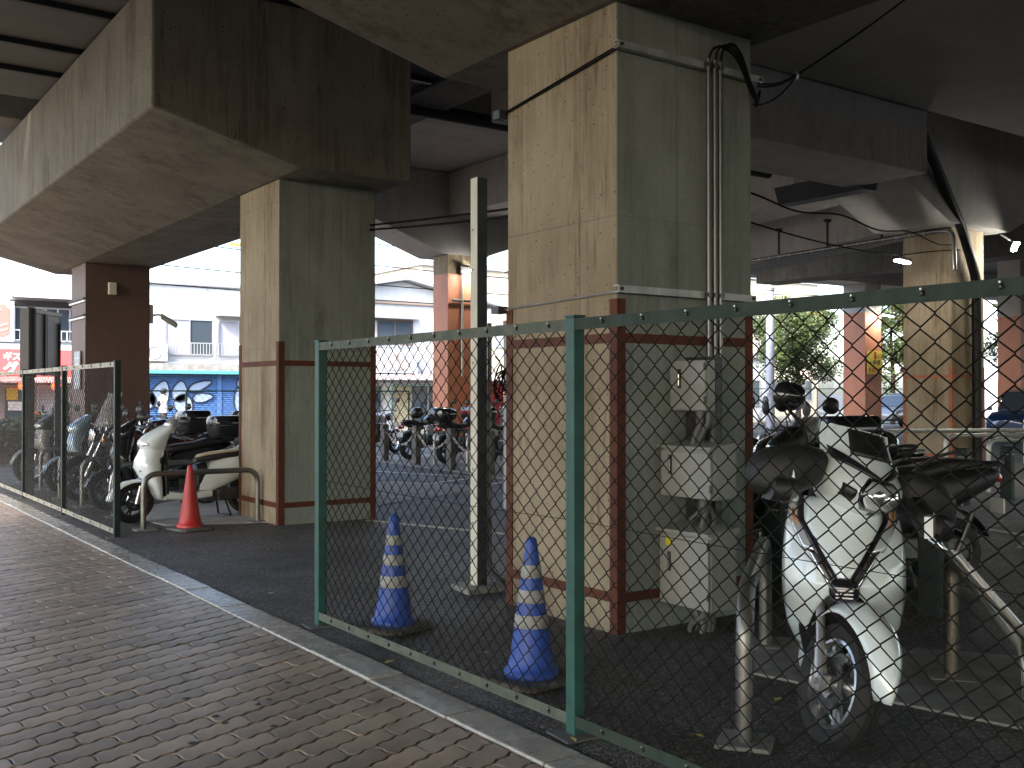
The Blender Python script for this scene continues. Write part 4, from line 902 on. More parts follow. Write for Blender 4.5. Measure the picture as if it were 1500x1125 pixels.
# the bikes behind the front scooter
scooter((6.95, 6.45, 0), 2.75, 'black scooter with hand covers and clear screen behind the front white scooter', M_BLKG, M_SEAT, .1, 'oval', False, True, lean=.04, scale=1.05)
motorcycle((7.15, 5.45, 0), 2.6, 'black sport motorcycle with raised tail right behind the front white scooter', M_BLKG, M_SEAT, .1, None, 'round', False, lean=.04, fairing=M_BLKG, scale=1.05)
scooter((7.3, 6.75, 0), 2.7, 'black scooter half hidden by the red guard of the big column', M_BLKG, M_SEAT, 0, None, lean=.04)
motorcycle((7.75, 6.1, 0), 2.65, 'black touring motorcycle with clear screen in the cluster behind the front white scooter', M_BLKG, M_SEAT, .1, None, 'round', True, lean=.04, scale=1.08)
motorcycle((8.5, 6.6, 0), 2.6, 'dark grey motorcycle at the back of the cluster behind the front white scooter', M_GREYP, M_SEAT, .1, None, 'round', False, lean=.04, scale=1.08)
scooter((6.35, 5.75, 0), 2.72, 'bulky black scooter with top box tight behind the left hand cover of the front scooter', M_BLKG, M_SEAT, .15, 'oval', True, False, lean=.04, scale=1.1)
scooter((6.62, 4.85, 0), 2.6, 'bulky black scooter without box nearest behind the right side of the front scooter', M_BLK, M_SEAT, .1, 'oval', False, True, lean=.04, scale=1.12)
def helmet(loc, rz, label, m, m2):
    root = empty('helmet', loc, rz)
    MB().loft([ell((x, 0, .12 + dz), a, b, 'x', 22, 2.2) for x, dz, a, b in ((-.135, .0, .02, .02), (-.12, .01, .07, .075), (-.07, .015, .11, .115), (0, .015, .125, .13), (.07, .01, .118, .125), (.115, -.01, .09, .105), (.14, -.03, .05, .07))]).build('shell', m, root, smooth=55)
    MB().grid(lambda u, v: (.03 + .125 * cos((u - .5) * 2.4) - .02 * v, .128 * sin((u - .5) * 2.4), .10 + .10 * v), 12, 5).build('visor', m2, root, smooth=60, solid=.003)
    return tag(root, label, 'helmet')
helmet((11.75, 20.25, .9), 2.9, 'dark full face helmet on the tail of the bike in the middle', M_BLKG, M_BLK)
helmet((7.5, 5.25, .9), 2.6, 'black and white helmet on the bike behind the front white scooter', M_BLKG, M_WHITE2)
helmet((3.78, 18.1, 1.12), 3.2, 'black open helmet hung on the grey delivery scooter at far left', M_BLK, M_BLKG)
# ================================================================ THE FRONT WHITE SCOOTER, built panel by panel
def hero():
    HX, HY = 3.60, 2.70; hd = atan2(-.62, -.79) + .0
    root = empty('scooter', (HX, HY, 0), hd)      # origin under the front axle, x forward
    R = .262; st = steer_m(radians(31), (-.26, 0, .85), 27); I = I4
    wheel(root, 0, R, .115, st, M_ALU, 5, True, .70, ydisc=-.05)
    fk = MB()
    for s in (-1, 1):
        fk.tube([(-.17, s * .085, .58), (-.055, s * .085, .36)], .019, 12); fk.tube([(-.075, s * .085, .40), (-.005, s * .085, R - .015)], [.025, .029], 12); fk.box(-.035, .03, s * .085 - .022, s * .085 + .022, R - .035, R + .035)
        fk.lathe([(.012, -.01), (.012, .01)], 8, (0, s * .112, R), 'y')
    fk.tf(st).build('fork', M_SILV, root, smooth=40)
    def fender(u, v):
        a = radians(8 + 128 * u); y = (v - .5) * 2; hw = (.028 + .075 * min(1, u * 2.3) ** .7) * (1 if u < .7 else 1 - .25 * (u - .7) / .3)
        rr = R + .055 + .035 * sin(pi * min(1, u * 1.2)) - .05 * abs(y) ** 2.4 + .012 * (1 - abs(y)) 
        return (rr * cos(a) * (1.12 if u < .3 else 1.12 - .12 * (u - .3) / .7), y * hw, R + rr * sin(a))
    MB().grid(fender, 22, 12).tf(st).build('front_fender', M_WHITE, root, smooth=60, solid=.005)
    # apron surface: front x at (y, z), half width at z
    def hw(z):
        P = [(.30, .15), (.36, .20), (.45, .235), (.60, .252), (.75, .252), (.88, .243), (.97, .222), (1.02, .195)]
        for (a, b), (c, d) in zip(P, P[1:]):
            if z <= c: t = (z - a) / (c - a); return b + (d - b) * max(0, t)
        return P[-1][1]
    def xc(z):
        P = [(.30, -.22), (.45, -.12), (.60, -.03), (.66, -.005), (.75, -.03), (.88, -.10), (.97, -.165), (1.02, -.205)]
        for (a, b), (c, d) in zip(P, P[1:]):
            if z <= c: t = max(0, (z - a) / (c - a)); return b + (d - b) * t
        return P[-1][1]
    def S(y, z, off=0.0):
        h = hw(z); k = abs(y) / h
        return (xc(z) - (.15 if z > .6 else .15 + .05 * (.6 - z)) * k ** 2.0 - .03 * k ** 8 + off, y, z)
    zA, zB = .30, 1.02
    def well(z):   # wheel well opening half width below .62
        if z > .655: return 0.0
        return .175 * sqrt(max(0, 1 - ((z - .22) / .435) ** 2)) if z > .22 else .175
    for s in (-1, 1):   # side cheeks from the V strips outward
        def ch(u, v, s=s):
            z = zA + (zB - zA) * v; vy = 0 if z < .63 else min(.19, (z - .63) * .62 + .008)
            y0 = max(well(z), vy); y0 = min(y0, hw(z) - .01); y1 = max(hw(z), y0 + .004); return S(s * (y0 + (y1 - y0) * u), z)
        MB().grid(ch, 12, 40).build('side_panel', M_WHITE, root, smooth=60, solid=.006)
        # strip of lamp glass and chrome down the V
        def lam(u, v, s=s):
            z = .80 + .185 * v; vy = min(.19, (z - .63) * .62 + .008); p = S(s * (vy + .048 * u * (1 - .25 * v)), z, .009); return p
        MB().grid(lam, 4, 10).build('turn_signal', M_LENS, root, smooth=60, solid=.006)
        def am(u, v, s=s):
            z = .90 + .06 * v; vy = min(.19, (z - .63) * .62 + .008); return S(s * (vy + .008 + .014 * u), z, .014)
        MB().grid(am, 3, 5).build('turn_signal_bulb', M_AMB, root, smooth=60, solid=.003)
        def chs(u, v, s=s):
            z = .655 + .15 * v; vy = min(.19, (z - .63) * .62 + .008); return S(s * (vy - .004 + .034 * u), z, .010)
        MB().grid(chs, 3, 10).build('chrome_strip', M_CHR, root, smooth=60, solid=.005)
        def blk(u, v, s=s):
            z = .66 + .33 * v; vy = min(.19, (z - .63) * .62 + .008); return S(s * (vy - .030 + .030 * u), z, .006)
        MB().grid(blk, 3, 14).build('black_strip', M_BLKG, root, smooth=60, solid=.005)
    def cen(u, v):
        z = .67 + (.345) * v; vy = min(.19, (z - .63) * .62 + .008) - .030; return S((2 * u - 1) * max(vy, .004), z, .012 + .012 * (1 - abs(2 * u - 1)) ** 1.0)
    MB().grid(cen, 14, 18).build('front_centre_panel', M_WHITE, root, smooth=35, solid=.006)
    MB().loft([ell((.012 + dx, 0, .655), a, b, 'x', 18, 2.6) for dx, a, b in ((-.05, .05, .05), (0, .062, .052), (.018, .05, .04), (.026, .02, .016))]).build('front_grille', M_BLKG, root, smooth=50)
    for z in (.63, .645, .66): MB().box(.03, .041, -.035, .035, z - .003, z + .003).build('grille_bar', M_CHR, root)
    text_mesh('SCOOTER', .0, M_BLK, root, I4) if False else None
    # dark inside of the wheel well, belly, leg shield back
    MB().loft(lz([(-.28, 0, .24, .15, .05), (-.24, 0, .45, .19, .07), (-.20, 0, .62, .20, .09), (-.22, 0, .85, .19, .07), (-.28, 0, 1.0, .13, .05)], 20, 3)).build('inner_shield', M_BLK, root, smooth=45)
    # head: cowl, visor, lamp turned with the bars
    H = st
    def lin(P, z):
        for (a, b), (c, d) in zip(P, P[1:]):
            if z <= c: t = max(0, (z - a) / (c - a)); return b + (d - b) * t
        return P[-1][1]
    hh = lambda z: lin([(.96, .10), (1.0, .15), (1.06, .178), (1.12, .186), (1.19, .176), (1.26, .166), (1.315, .145)], z)
    hx = lambda z: lin([(.96, -.12), (1.0, -.05), (1.04, -.02), (1.09, -.03), (1.15, -.10), (1.22, -.175), (1.315, -.26)], z)
    def HS(y, z, off=0.0):
        k = min(1, abs(y) / hh(z)); return (hx(z) - .13 * k ** 2.2 - .03 * k ** 9 + off, y, z)
    rings = []
    for i in range(19):
        z = .96 + .355 * i / 18; h = hh(z); ys_ = [h * (2 * j / 16 - 1) for j in range(17)]
        rings.append([HS(y, z) for y in ys_] + [(-.33 - .02 * (1 - (y / h) ** 2), y * .96, z) for y in reversed(ys_)])
    hdp = MB().loft(rings).tf(H).build('head_cowl', M_WHITE, root, smooth=40)
    MB().grid(lambda u, v: HS((2 * u - 1) * (.10 - .012 * v), 1.205 + .1 * v, .012), 10, 6).tf(H).build('screen_panel', M_BLK, hdp, smooth=60, solid=.012)
    for s in (-1, 1):
        MB().grid(lambda u, v, s=s: HS(s * (.006 + .155 * u), 1.115 + .055 * u + (.012 + .035 * u) * v, .010), 8, 4).tf(H).build('brow', M_BLK, hdp, smooth=60, solid=.012)
        MB().grid(lambda u, v, s=s: HS(s * (.10 + .045 * u), 1.01 + .05 * v + .02 * u, .004), 4, 4).tf(H).build('cheek_vent', M_BLK, hdp, smooth=60, solid=.006)
    def lens(u, v):
        z = .995 + .115 * v; w_ = .082 * sin(pi * (.18 + .62 * v)) ; return HS((2 * u - 1) * w_, z, .010 + .016 * (1 - (2 * u - 1) ** 2) * sin(pi * v))
    MB().grid(lens, 14, 12).tf(H).build('headlight', M_LENS, hdp, smooth=60, solid=.004)
    MB().grid(lambda u, v: HS((2 * u - 1) * .095 * sin(pi * (.2 + .6 * v)), .985 + .135 * v, .005), 10, 10).tf(H).build('lamp_bezel', M_BLKG, hdp, smooth=60, solid=.006)
    for yy in (-.03, .03): MB().lathe([(.026, -.01), (.03, .012), (.012, .018)], 16, (hx(1.05) + .012, yy, 1.05), 'x').tf(H).build('headlight_bulb', M_CHR, hdp, smooth=50)
    MB().grid(lambda u, v: HS(.012 * (2 * u - 1), .968 + .02 * v, .006), 2, 2).tf(H).build('badge', M_BLK, hdp, solid=.003)
    hb = MB().tube([(-.30, .36, 1.10), (-.26, .2, 1.13), (-.25, 0, 1.14), (-.26, -.2, 1.13), (-.30, -.36, 1.10)], .012, 8).tf(H).build('handlebar', M_BLK, root, smooth=50)
    for s in (-1, 1):
        MB().tube([(-.22, s * .19, 1.12), (-.245, s * .41, 1.07)], .0065, 8).tf(H).build('brake_lever', M_ALU, hb, smooth=50)
        # padded hand cover
        hc = MB().loft([ell((x, s * y, z), b, a, 'y', 20, 2.8) for y, x, z, a, b in ((.17, -.27, 1.12, .05, .05), (.21, -.26, 1.11, .085, .09), (.29, -.25, 1.085, .11, .115), (.37, -.25, 1.06, .115, .12), (.44, -.26, 1.04, .10, .10), (.485, -.27, 1.03, .06, .06), (.495, -.27, 1.03, .02, .02))][::1]).tf(H).build('hand_cover', mat('hand cover fabric', (.012, .013, .012), .6, bump=.5, bscale=40), root, smooth=50)
        MB().loft([ell((x, s * y, z), b, a, 'y', 16, 3) for y, x, z, a, b in ((.29, -.20, 1.0, .03, .03), (.36, -.17, .99, .06, .065), (.43, -.18, .98, .05, .055))]).tf(H).build('cover_cuff', M_BLK, hc, smooth=50)
        e = (-.22, s * .42, 1.33)
        ms = MB().tube(arc([(-.28, s * .22, 1.14), (-.25, s * .3, 1.26), e], .05), .0075, 8).tf(H).build('mirror_stalk', M_BLK, root, smooth=50)
        if s < 0: MB().loft([ell((e[0] + dx, e[1], e[2] + .05), a, b, 'x', 20, 2.6) for dx, a, b in ((-.02, .06, .05), (0, .075, .058), (.03, .055, .04), (.045, .02, .012))]).tf(H).build('mirror', M_BLKG, ms, smooth=50)
    # lettering on the hand cover seen at left
    text_mesh('KON', .075, M_SIGNW, root, H @ Matrix.Translation((-.185, -.405, 1.035)) @ Matrix.Rotation(radians(-52), 4, 'Z') @ Matrix.Rotation(radians(90), 4, 'Y') @ Matrix.Rotation(radians(90), 4, 'Z') @ Matrix.Rotation(radians(25), 4, 'Z'))
    # side device with white switch plate
    MB().loft([ell((-.22, .30, .98), .03, .05, 'x', 12, 4), ell((-.12, .33, .93), .035, .06, 'x', 12, 4), ell((-.09, .34, .92), .02, .05, 'x', 12, 4)]).build('horn_unit', M_BLK, root, smooth=40)
    MB().box(-.088, -.084, .318, .352, .87, .96).build('switch_plate', M_SIGNW, root)
    MB().tube(arc([(-.2, .34, .9), (-.12, .40, .82), (-.2, .42, .80), (-.3, .36, .84)], .05), .009, 8).build('guard_loop', M_CHR, root, smooth=50)
    # floor, body, seat and rear behind
    MB().loft(lx([(-.80, 0, .30, .17, .06), (-.55, 0, .28, .19, .055), (-.3, 0, .29, .19, .06), (-.2, 0, .32, .14, .06)], 18, 4)).build('floorboard', M_WHITE, root, smooth=40)
    MB().loft(lx([(-1.62, 0, .80, .05, .035), (-1.55, 0, .78, .11, .08), (-1.3, 0, .70, .165, .15), (-1.0, 0, .60, .185, .22), (-.8, 0, .5, .17, .22), (-.7, 0, .45, .12, .17)], 20, 2.7)).build('rear_body', M_WHITE, root, smooth=45)
    MB().loft(lx([(-1.5, 0, .86, .1, .04), (-1.25, 0, .86, .155, .06), (-1.0, 0, .80, .155, .06), (-.78, 0, .78, .11, .05), (-.70, 0, .76, .05, .02)], 18, 2.8)).build('seat', M_SEAT, root, smooth=45)
    wheel(root, -1.31, .25, .12, I4, M_DALU, 5, False)
    MB().box(-1.4, -.85, .04, .15, .2, .38).build('engine', M_DALU, root, bevel=.02)
    MB().tube([(-.85, -.13, .25), (-1.1, -.18, .28), (-1.6, -.2, .36)], [.02, .055, .05], 14).build('muffler', M_BLK, root, smooth=40)
    MB().tube(arc([(-.95, .14, .2), (-1.0, .19, .012), (-1.0, -.19, .012), (-.95, -.14, .2)], .03), .012, 8).build('centre_stand', M_BLK, root, smooth=40)
    return tag(root, 'big glossy white scooter with black hand covers facing us behind the fence', 'scooter')
hero()
# ================================================================ OVERHEAD PIPES, LAMPS, CABLES, SMALL FITTINGS
def lamp(loc, rz, L_, label, arm=(0, 0, .3), tiltx=0.0, estr=None):
    root = empty('tube_lamp', loc, rz); root.rotation_euler = (tiltx, 0, rz)
    MB().prism([(-.05, .02), (-.07, .05), (-.05, .085), (.05, .085), (.07, .05), (.05, .02)], 'x', -L_ / 2, L_ / 2).build('housing', M_TRIMD, root, bevel=.006)
    MB().loft([ell((x, 0, .0), .055 * k, .022 * k, 'x', 12, 2.5) for x, k in ((-L_ / 2, .5), (-L_ / 2 + .03, 1), (L_ / 2 - .03, 1), (L_ / 2, .5))]).build('lit_diffuser', M_LAMP, root, smooth=50)
    MB().tube([(0, 0, .085), (arm[0] * .5, arm[1] * .5, .085 + arm[2] * .5), (arm[0], arm[1], .085 + arm[2])], .02, 8).build('arm', M_TRIMD, root)
    return tag(root, label, 'lamp')
lamp((14.35, 21.75, 4.55), .5, .62, 'lit tube lamp on the orange column behind the steel post', (-.2, .35, .05))
lamp((17.75, 11.95, 4.02), .2, .62, 'short lit lamp hung left of the column with the drain pipe', (0, 0, .12))
lamp((20.3, 11.1, 4.42), .55, 1.2, 'long lit tube lamp right of the column with the drain pipe', (-.5, .3, .12))
lamp((37.9, 26.2, 4.72), .3, 1.3, 'lit tube lamp on the orange column with the yellow sign', (-.4, .3, .1))

def pipe_thing(name, label, cat, runs, m, clamps=(), cm=None):
    o0 = Vector(runs[0][0][0]); root = empty(name, o0)
    for pts, r in runs: MB().tube([Vector(p) - o0 for p in pts], r, 12).build('pipe', m, root, smooth=50)
    for c, s in clamps: MB().lathe([(s, -.03), (s, .03)], 12, tuple(Vector(c) - o0), 'x').build('clamp', cm or M_GALV, root, smooth=40)
    return tag(root, label, cat)
# big slanting drain on the right-hand column
dp = [(16.55, 10.9, 7.0), (16.6, 10.95, 6.55), (18.95, 11.45, 4.75), (19.35, 11.5, 4.2), (19.62, 11.53, 3.75), (19.64, 11.53, .0)]
pipe_thing('drain_pipe', 'thick black drain pipe slanting down from the ceiling onto the right column', 'pipe', [(arc(dp, .2), .095), ([(16.55, 10.9, 6.86), (16.55, 10.9, 7.03)], .16)], M_DKPIPE)
pp = [(19.45, 17.3, 4.72), (18.9, 11.9, 4.72), (18.84, 11.55, 4.66), (18.84, 11.52, 3.9)]
hp = pipe_thing('hung_pipe', 'long grey pipe hung from the ceiling towards the right column', 'pipe', [(arc(pp, .15), .045)], M_PIPE)
o0 = Vector(pp[0])
for t in (.18, .46, .74):
    p = Vector(pp[0]).lerp(Vector(pp[1]), t) - o0
    MB().box(p.x - .018, p.x + .018, p.y - .018, p.y + .018, .03, .62).build('hanger_rod', M_DKPIPE, hp); MB().box(p.x - .07, p.x + .07, p.y - .05, p.y + .05, .6, .66).build('hanger_plate', M_DKPIPE, hp)
for k in range(16):
    p = Vector(pp[0]).lerp(Vector(pp[1]), k / 16) - o0; MB().lathe([(.05, -.012), (.05, .012)], 10, (p.x, p.y, 0), 'y').build('clip', M_GALV, hp)
# black pipe with hanger in the gap over the tall post
bp_ = pipe_thing('black_pipe', 'straight black pipe hung under the ceiling between pier cap and big column', 'pipe', [([(6.3, 12.9, 5.57), (15, 12.9, 5.57)], .105)], M_DKPIPE)
MB().box(1.12, 1.2, -.03, .03, .1, 1.46).build('hanger_rod', M_DKPIPE, bp_)
for k in range(8): MB().lathe([(.012, -.01), (.012, .004)], 6, (1.3 + k * .33, -.105, 0.02), 'y').build('bolt', M_GALV, bp_)
girder('frame_beam', MB().box(7.9, 15.3, 13.2, 13.9, 5.7, 7.04), 'pale rough concrete edge above the hung black pipe', M_SLAB)
# gutter at the beam joint right of the big column
gt = empty('joint_gutter', (15.2, 11.1, 5.0)); MB().box(-.1, .12, -.12, .1, .4, 2.0).build('downpipe', M_DKPIPE, gt); MB().prism([(-.28, .25), (-.16, -.05), (.16, -.05), (.28, .25)], 'y', -.25, 1.6).build('trough', M_DKPIPE, gt); tag(gt, 'dark metal gutter at the joint between two ceiling beams', 'gutter')
# loose cables
def cable(label, runs, r=.012, m=M_CABLE):
    o0 = Vector(runs[0][0]); root = empty('hanging_cable', o0)
    for pts in runs: MB().tube([Vector(p) - o0 for p in pts], r, 6).build('cable', m, root, smooth=60)
    return tag(root, label, 'cable')
def wavy(a, b, amp, n, k):
    a = Vector(a); b = Vector(b); return [a.lerp(b, i / n) + Vector((0, 0, amp * sin(2 * pi * k * i / n))) for i in range(n + 1)]
cable('wavy black cable strung high from the big column towards the right column', [wavy((9.5, 9.0, 4.02), (18.7, 11.5, 4.38), .05, 40, 3)], .014)
cable('black cable with hung lamp strung towards the right column', [sag((9.0, 8.55, 3.63), (17.75, 11.95, 4.15), .1), sag((17.75, 11.95, 4.15), (19.0, 11.5, 4.3), -.02)], .012)
cable('pair of black cables strung from the grey column to the back of the big column', [sag((5.76, 11.9, 3.56), (5.25, 5.95, 3.0), .02), sag((5.76, 11.95, 3.52), (5.25, 5.96, 2.93), .03)], .012)
# fittings on the brown column
jb = empty('junction_box', (5.0, 19.82, 3.4)); MB().box(-.07, .07, -.09, 0, -.11, .11).build('body', mat('cream box', (.5, .47, .38), .5), jb, bevel=.01); MB().box(-.06, .06, -.1, -.09, -.1, .1).build('cover', mat('cream box', (.5, .47, .38), .5), jb); tag(jb, 'small cream junction box near the top of the brown column', 'box')
cc = empty('security_camera', (5.74, 19.95, 2.95))
MB().box(-.02, .04, -.06, .06, -.15, .2).build('bracket', M_GALV, cc, bevel=.005); MB().tube([(.03, 0, 0), (.15, -.02, .02), (.2, -.03, 0)], .018, 8).build('arm', M_BOX, cc)
MB().loft([ell((.2 + .26 * t, -.03 - .05 * t, -.01 - .16 * t), .055, .055, 'x', 14, 4) for t in (0, .06, .9, 1)]).build('housing', M_BOX, cc, smooth=40); MB().lathe([(.035, 0), (.035, .02)], 12, (.46, -.08, -.17), 'x').build('lens', M_BLKG, cc); tag(cc, 'white security camera on the right side of the brown column', 'camera')
for z, lb in ((2.86, 'lower pair of pale pipe clamps around the brown column'), (3.16, 'upper pale pipe clamps around the brown column')):
    pr = empty('clamp_band', (4.53, 19.8, z)); MB().tube([(0, 0, 0), (0, 1.2, 0)], .02, 8).build('rod', M_SIGNW, pr); MB().tube([(-.02, 0, .045), (-.02, 1.2, .045)], .016, 8).build('rod', M_TRIMD, pr); tag(pr, lb, 'bracket')
np_ = empty('notice_board', (4.53, 20.3, 1.9)); MB().box(-.025, 0, -.22, .22, -.35, .35).build('panel', mat('grey notice', (.22, .25, .27), .4), np_)
for k in range(5): MB().box(-.027, -.0255, -.17, .17, -.27 + k * .12, -.24 + k * .12).build('text_line', mat('notice text', (.4, .43, .45), .5), np_)
tag(np_, 'narrow grey notice board on the lit side of the brown column', 'notice')
# double posted sign board behind the left fence
sb = empty('sign_board', (2.98, 16.3, 0))
MB().box(-.05, .05, -.05, .05, 0, 2.72).build('post', M_TRIMD, sb); MB().box(.49, .57, .75, .83, 0, 2.55).build('post', M_TRIMD, sb)
MB().bar((-.03, 0, 2.2), (.53, .8, 2.2), .05, .92).build('panel', M_SIGNBLUE, sb); MB().bar((-.08, .04, 2.2), (.02, -.04, 2.2), .22, 1.0).build('end_box', M_TRIMD, sb)
MB().bar((-.05, -.02, 2.68), (.56, .82, 2.68), .1, .05).build('top_cap', M_SIGNW, sb); MB().bar((.24, .36, 2.2), (.29, .43, 2.2), .07, .93).build('divider', M_TRIMD, sb)
tag(sb, 'sign board seen edge on with dark posts behind the left fence', 'sign')
# mirror and yellow sign far right
ys = empty('warning_sign', (37.45, 26.55, 2.7)); MB().box(-.48, .5, -.03, 0, -.42, .55).build('panel', M_YSIGN, ys)
MB().box(-.05, .1, -.034, -.031, .2, .52).build('red_mark', M_CONE_R, ys)
RX = Matrix.Rotation(radians(90), 4, 'X')
text_mesh('止口', .2, M_BLK, ys, Matrix.Translation((.3, -.034, .33)) @ RX, ext=.001); text_mesh('一時停', .25, M_BLK, ys, Matrix.Translation((0, -.034, .04)) @ RX, ext=.001, bold=.004); text_mesh('合流注意', .23, M_CONE_R, ys, Matrix.Translation((0, -.034, -.26)) @ RX, ext=.001, bold=.004)
tag(ys, 'yellow warning sign with black and red lettering on the orange column', 'sign')
cm = empty('traffic_mirror', (33.6, 21.6, 0)); MB().tube([(0, 0, 0), (0, 0, 2.2)], .045, 10).build('pole', M_ORANGE, cm, smooth=40)
MB().lathe([(.001, -.06), (.25, -.04), (.42, .0), (.44, .03), (.40, .06), (.02, .07)], 24, (0, 0, 2.55), 'y').build('mirror_back', M_TRIMD, cm, smooth=50); MB().tube([(0, .0, 2.1), (0, .05, 2.6)], .03, 8).build('bracket', M_ORANGE, cm); tag(cm, 'round traffic mirror on an orange pole seen from behind', 'mirror')
rb = empty('red_box', (14.95, 21.9, 0)); MB().box(-.25, .35, -.3, .2, .6, 1.75).build('body', M_REDBOX, rb, bevel=.02); MB().lathe([(.05, 0), (.05, -.03)], 12, (.12, -.3, 1.45), 'y').build('lamp', mat('red alarm lamp', (.8, .05, .02), .4, emis=(1, .08, .02), estr=1.2), rb)
for x in (-.2, .3): MB().box(x - .03, x + .03, -.05, .05, 0, .6).build('leg', M_TRIMD, rb)
tag(rb, 'red fire hose cabinet with glowing lamp behind the parked bikes', 'cabinet')
cd = empty('column_conduit', (14.12, 22.08, 0)); MB().tube([(0, 0, 1.9), (0, 0, 4.7)], .035, 8).build('pipe', M_GALV, cd); MB().tube([(-.3, 0, 3.82), (.7, 0, 3.82)], .035, 8).build('pipe', M_TRIMD, cd); MB().box(-.1, .12, -.09, 0, 4.5, 4.72).build('box', M_TRIMD, cd); tag(cd, 'steel conduit and dark rail on the orange column behind the steel post', 'conduit')

# ---- fallen leaves and litter
def leaf(x, y, s, rz, m, label):
    pts = [(0, 0), (.25, .22), (.55, .3), (.9, .12), (1.2, 0), (.9, -.16), (.5, -.3), (.2, -.2)]
    q = MB().add([((px - .6) * s, py * s, .006 + .22 * s * abs(py) + .05 * s * px) for px, py in pts] + [((px - .6) * s, 0, .006 + .05 * s * px) for px in (.25, .55, .9)], [(0, 8, 1), (1, 8, 9, 2), (2, 9, 10, 3), (3, 10, 4), (4, 10, 5), (5, 10, 9, 6), (6, 9, 8, 7), (7, 8, 0)])
    o = q.build('fallen_leaf', m); o.location = (x, y, .004); o.rotation_euler = (0, 0, rz); return tag(o, label, 'leaf')
leaf(2.72, 4.98, .07, .3, M_DRY, 'curled dry leaf on the grit beside the kerb below the farther blue cone')
leaf(2.74, 3.42, .05, 1.3, M_DRY, 'yellow leaf just left of the foot of the green fence post')
leaf(3.2, 3.15, .06, 2.0, M_DRY, 'yellow green leaf on the asphalt right of the green fence post')
leaf(2.98, 5.05, .045, .9, M_DRYW, 'pale scrap on the asphalt between the two blue cones')
leaf(3.25, 4.85, .04, 2.5, M_DRYW, 'tiny pale scrap right of the farther blue cone base')
leaf(2.95, 7.2, .05, .4, M_DRYW, 'pale scrap on open asphalt left of the green fence')
leaf(3.0, 6.5, .045, 1.4, M_DRYW, 'pale scrap close to the end post of the green fence')
leaf(3.9, 3.3, .06, .2, M_DRY, 'yellowish leaf on the cement footing beside the white scooter wheel')
# dark gum spots trodden into the pavers, leaf crumbs along the foot of the fence
gs = MB(); rr = random.Random(21)
for i in range(70):
    x, y = rr.uniform(.4, 2.3), rr.uniform(3.2, 12); s = rr.uniform(.008, .02)
    gs.add([(x + s * rr.uniform(.7, 1.2) * cos(k * .785), y + s * rr.uniform(.7, 1.2) * sin(k * .785), .0035) for k in range(8)], [tuple(range(8))])
gs.build('gum_spots', mat('old gum', (.05, .045, .04), .8), sidewalk)['kind'] = 'stuff'
lc = MB()
for i in range(110):
    x = 2.70 + abs(rr.gauss(0, .1)) if i % 4 else rr.uniform(2.8, 4.1); y = rr.uniform(2.4, 10.5); s = rr.uniform(.006, .016); a = rr.uniform(0, 6.28)
    lc.add([(x + s * cos(a), y + s * sin(a), .004), (x + .5 * s * cos(a + 1.6), y + .5 * s * sin(a + 1.6), .009), (x - s * cos(a), y - s * sin(a), .005), (x + .5 * s * cos(a - 1.6), y + .5 * s * sin(a - 1.6), .007)], [(0, 1, 2, 3)])
tag(lc.build('leaf_litter', mat('leaf crumbs', (.24, .19, .10), .8, 0, (.12, .085, .05), 40)), 'crumbled brown leaf litter along the foot of the fences', 'leaf litter', kind='stuff')
# ================================================================ THE STREET BEYOND
def win(root, x0, x1, z0, z1, yf=0, n=2, curtain=None, frame=M_ALUF):
    """sliding window on a wall facing -Y at local y = yf"""
    w = MB(); t = .05
    w.box(x0, x1, yf - .05, yf, z0, z0 + t); w.box(x0, x1, yf - .05, yf, z1 - t, z1)
    for i in range(n + 1): xx = x0 + (x1 - x0 - t) * i / n; w.box(xx, xx + t, yf - .055, yf, z0 + t, z1 - t)
    f = w.build('window', frame, root)
    for i in range(n):
        a = x0 + (x1 - x0 - t) * i / n + t; b = x0 + (x1 - x0 - t) * (i + 1) / n
        MB().box(a, b, yf - .02, yf - .012, z0 + t, z1 - t).build('pane', curtain if (curtain and i == 0) else M_GLASS, f)
    return f
def railing(root, x0, x1, z0, z1, yf, n, m=M_ALUF, r=.012):
    q = MB().box(x0, x1, yf - .03, yf + .01, z1 - .04, z1); q.box(x0, x1, yf - .02, yf + .01, z0, z0 + .03)
    for i in range(n + 1): xx = x0 + (x1 - x0) * i / n; q.box(xx - r, xx + r, yf - .02, yf, z0, z1)
    return q.build('railing', m, root)
# -- restaurant at far left
b1 = empty('restaurant', (0, 38, 0))
MB().box(0, 9.6, 0.02, 7, 0, 7.2).build('wall', M_WALLB, b1)
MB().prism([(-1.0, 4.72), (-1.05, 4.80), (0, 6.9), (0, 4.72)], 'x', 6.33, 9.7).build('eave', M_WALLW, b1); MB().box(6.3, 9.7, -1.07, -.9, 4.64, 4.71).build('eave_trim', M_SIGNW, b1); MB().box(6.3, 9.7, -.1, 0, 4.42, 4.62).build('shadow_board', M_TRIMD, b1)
win(b1, 6.42, 7.35, 3.2, 4.4, 0, 2); win(b1, 7.4, 8.6, 3.2, 4.4, 0, 3); railing(b1, 6.42, 9, 3.25, 3.62, -.12, 14, M_SIGNW, .02)
fp = MB().box(4.8, 6.4, -.25, 0, 3.2, 4.55).build('framed_panel', M_WALLB, b1); MB().prism([(4.9, 3.35), (6.1, 3.35), (6.25, 3.5), (6.25, 4.28), (6.1, 4.42), (4.9, 4.42)], 'y', -.27, -.252).build('panel_face', mat('dusty pink board', (.42, .22, .18), .6), fp)
for p in (((5.2, 4.0), (6.0, 4.25)), ((5.6, 3.55), (6.2, 3.8)), ((5.7, 3.45), (6.2, 3.62))): MB().bar((p[0][0], -.28, p[0][1]), (p[1][0], -.28, p[1][1]), .01, .03).build('stroke', M_SIGNW, fp)
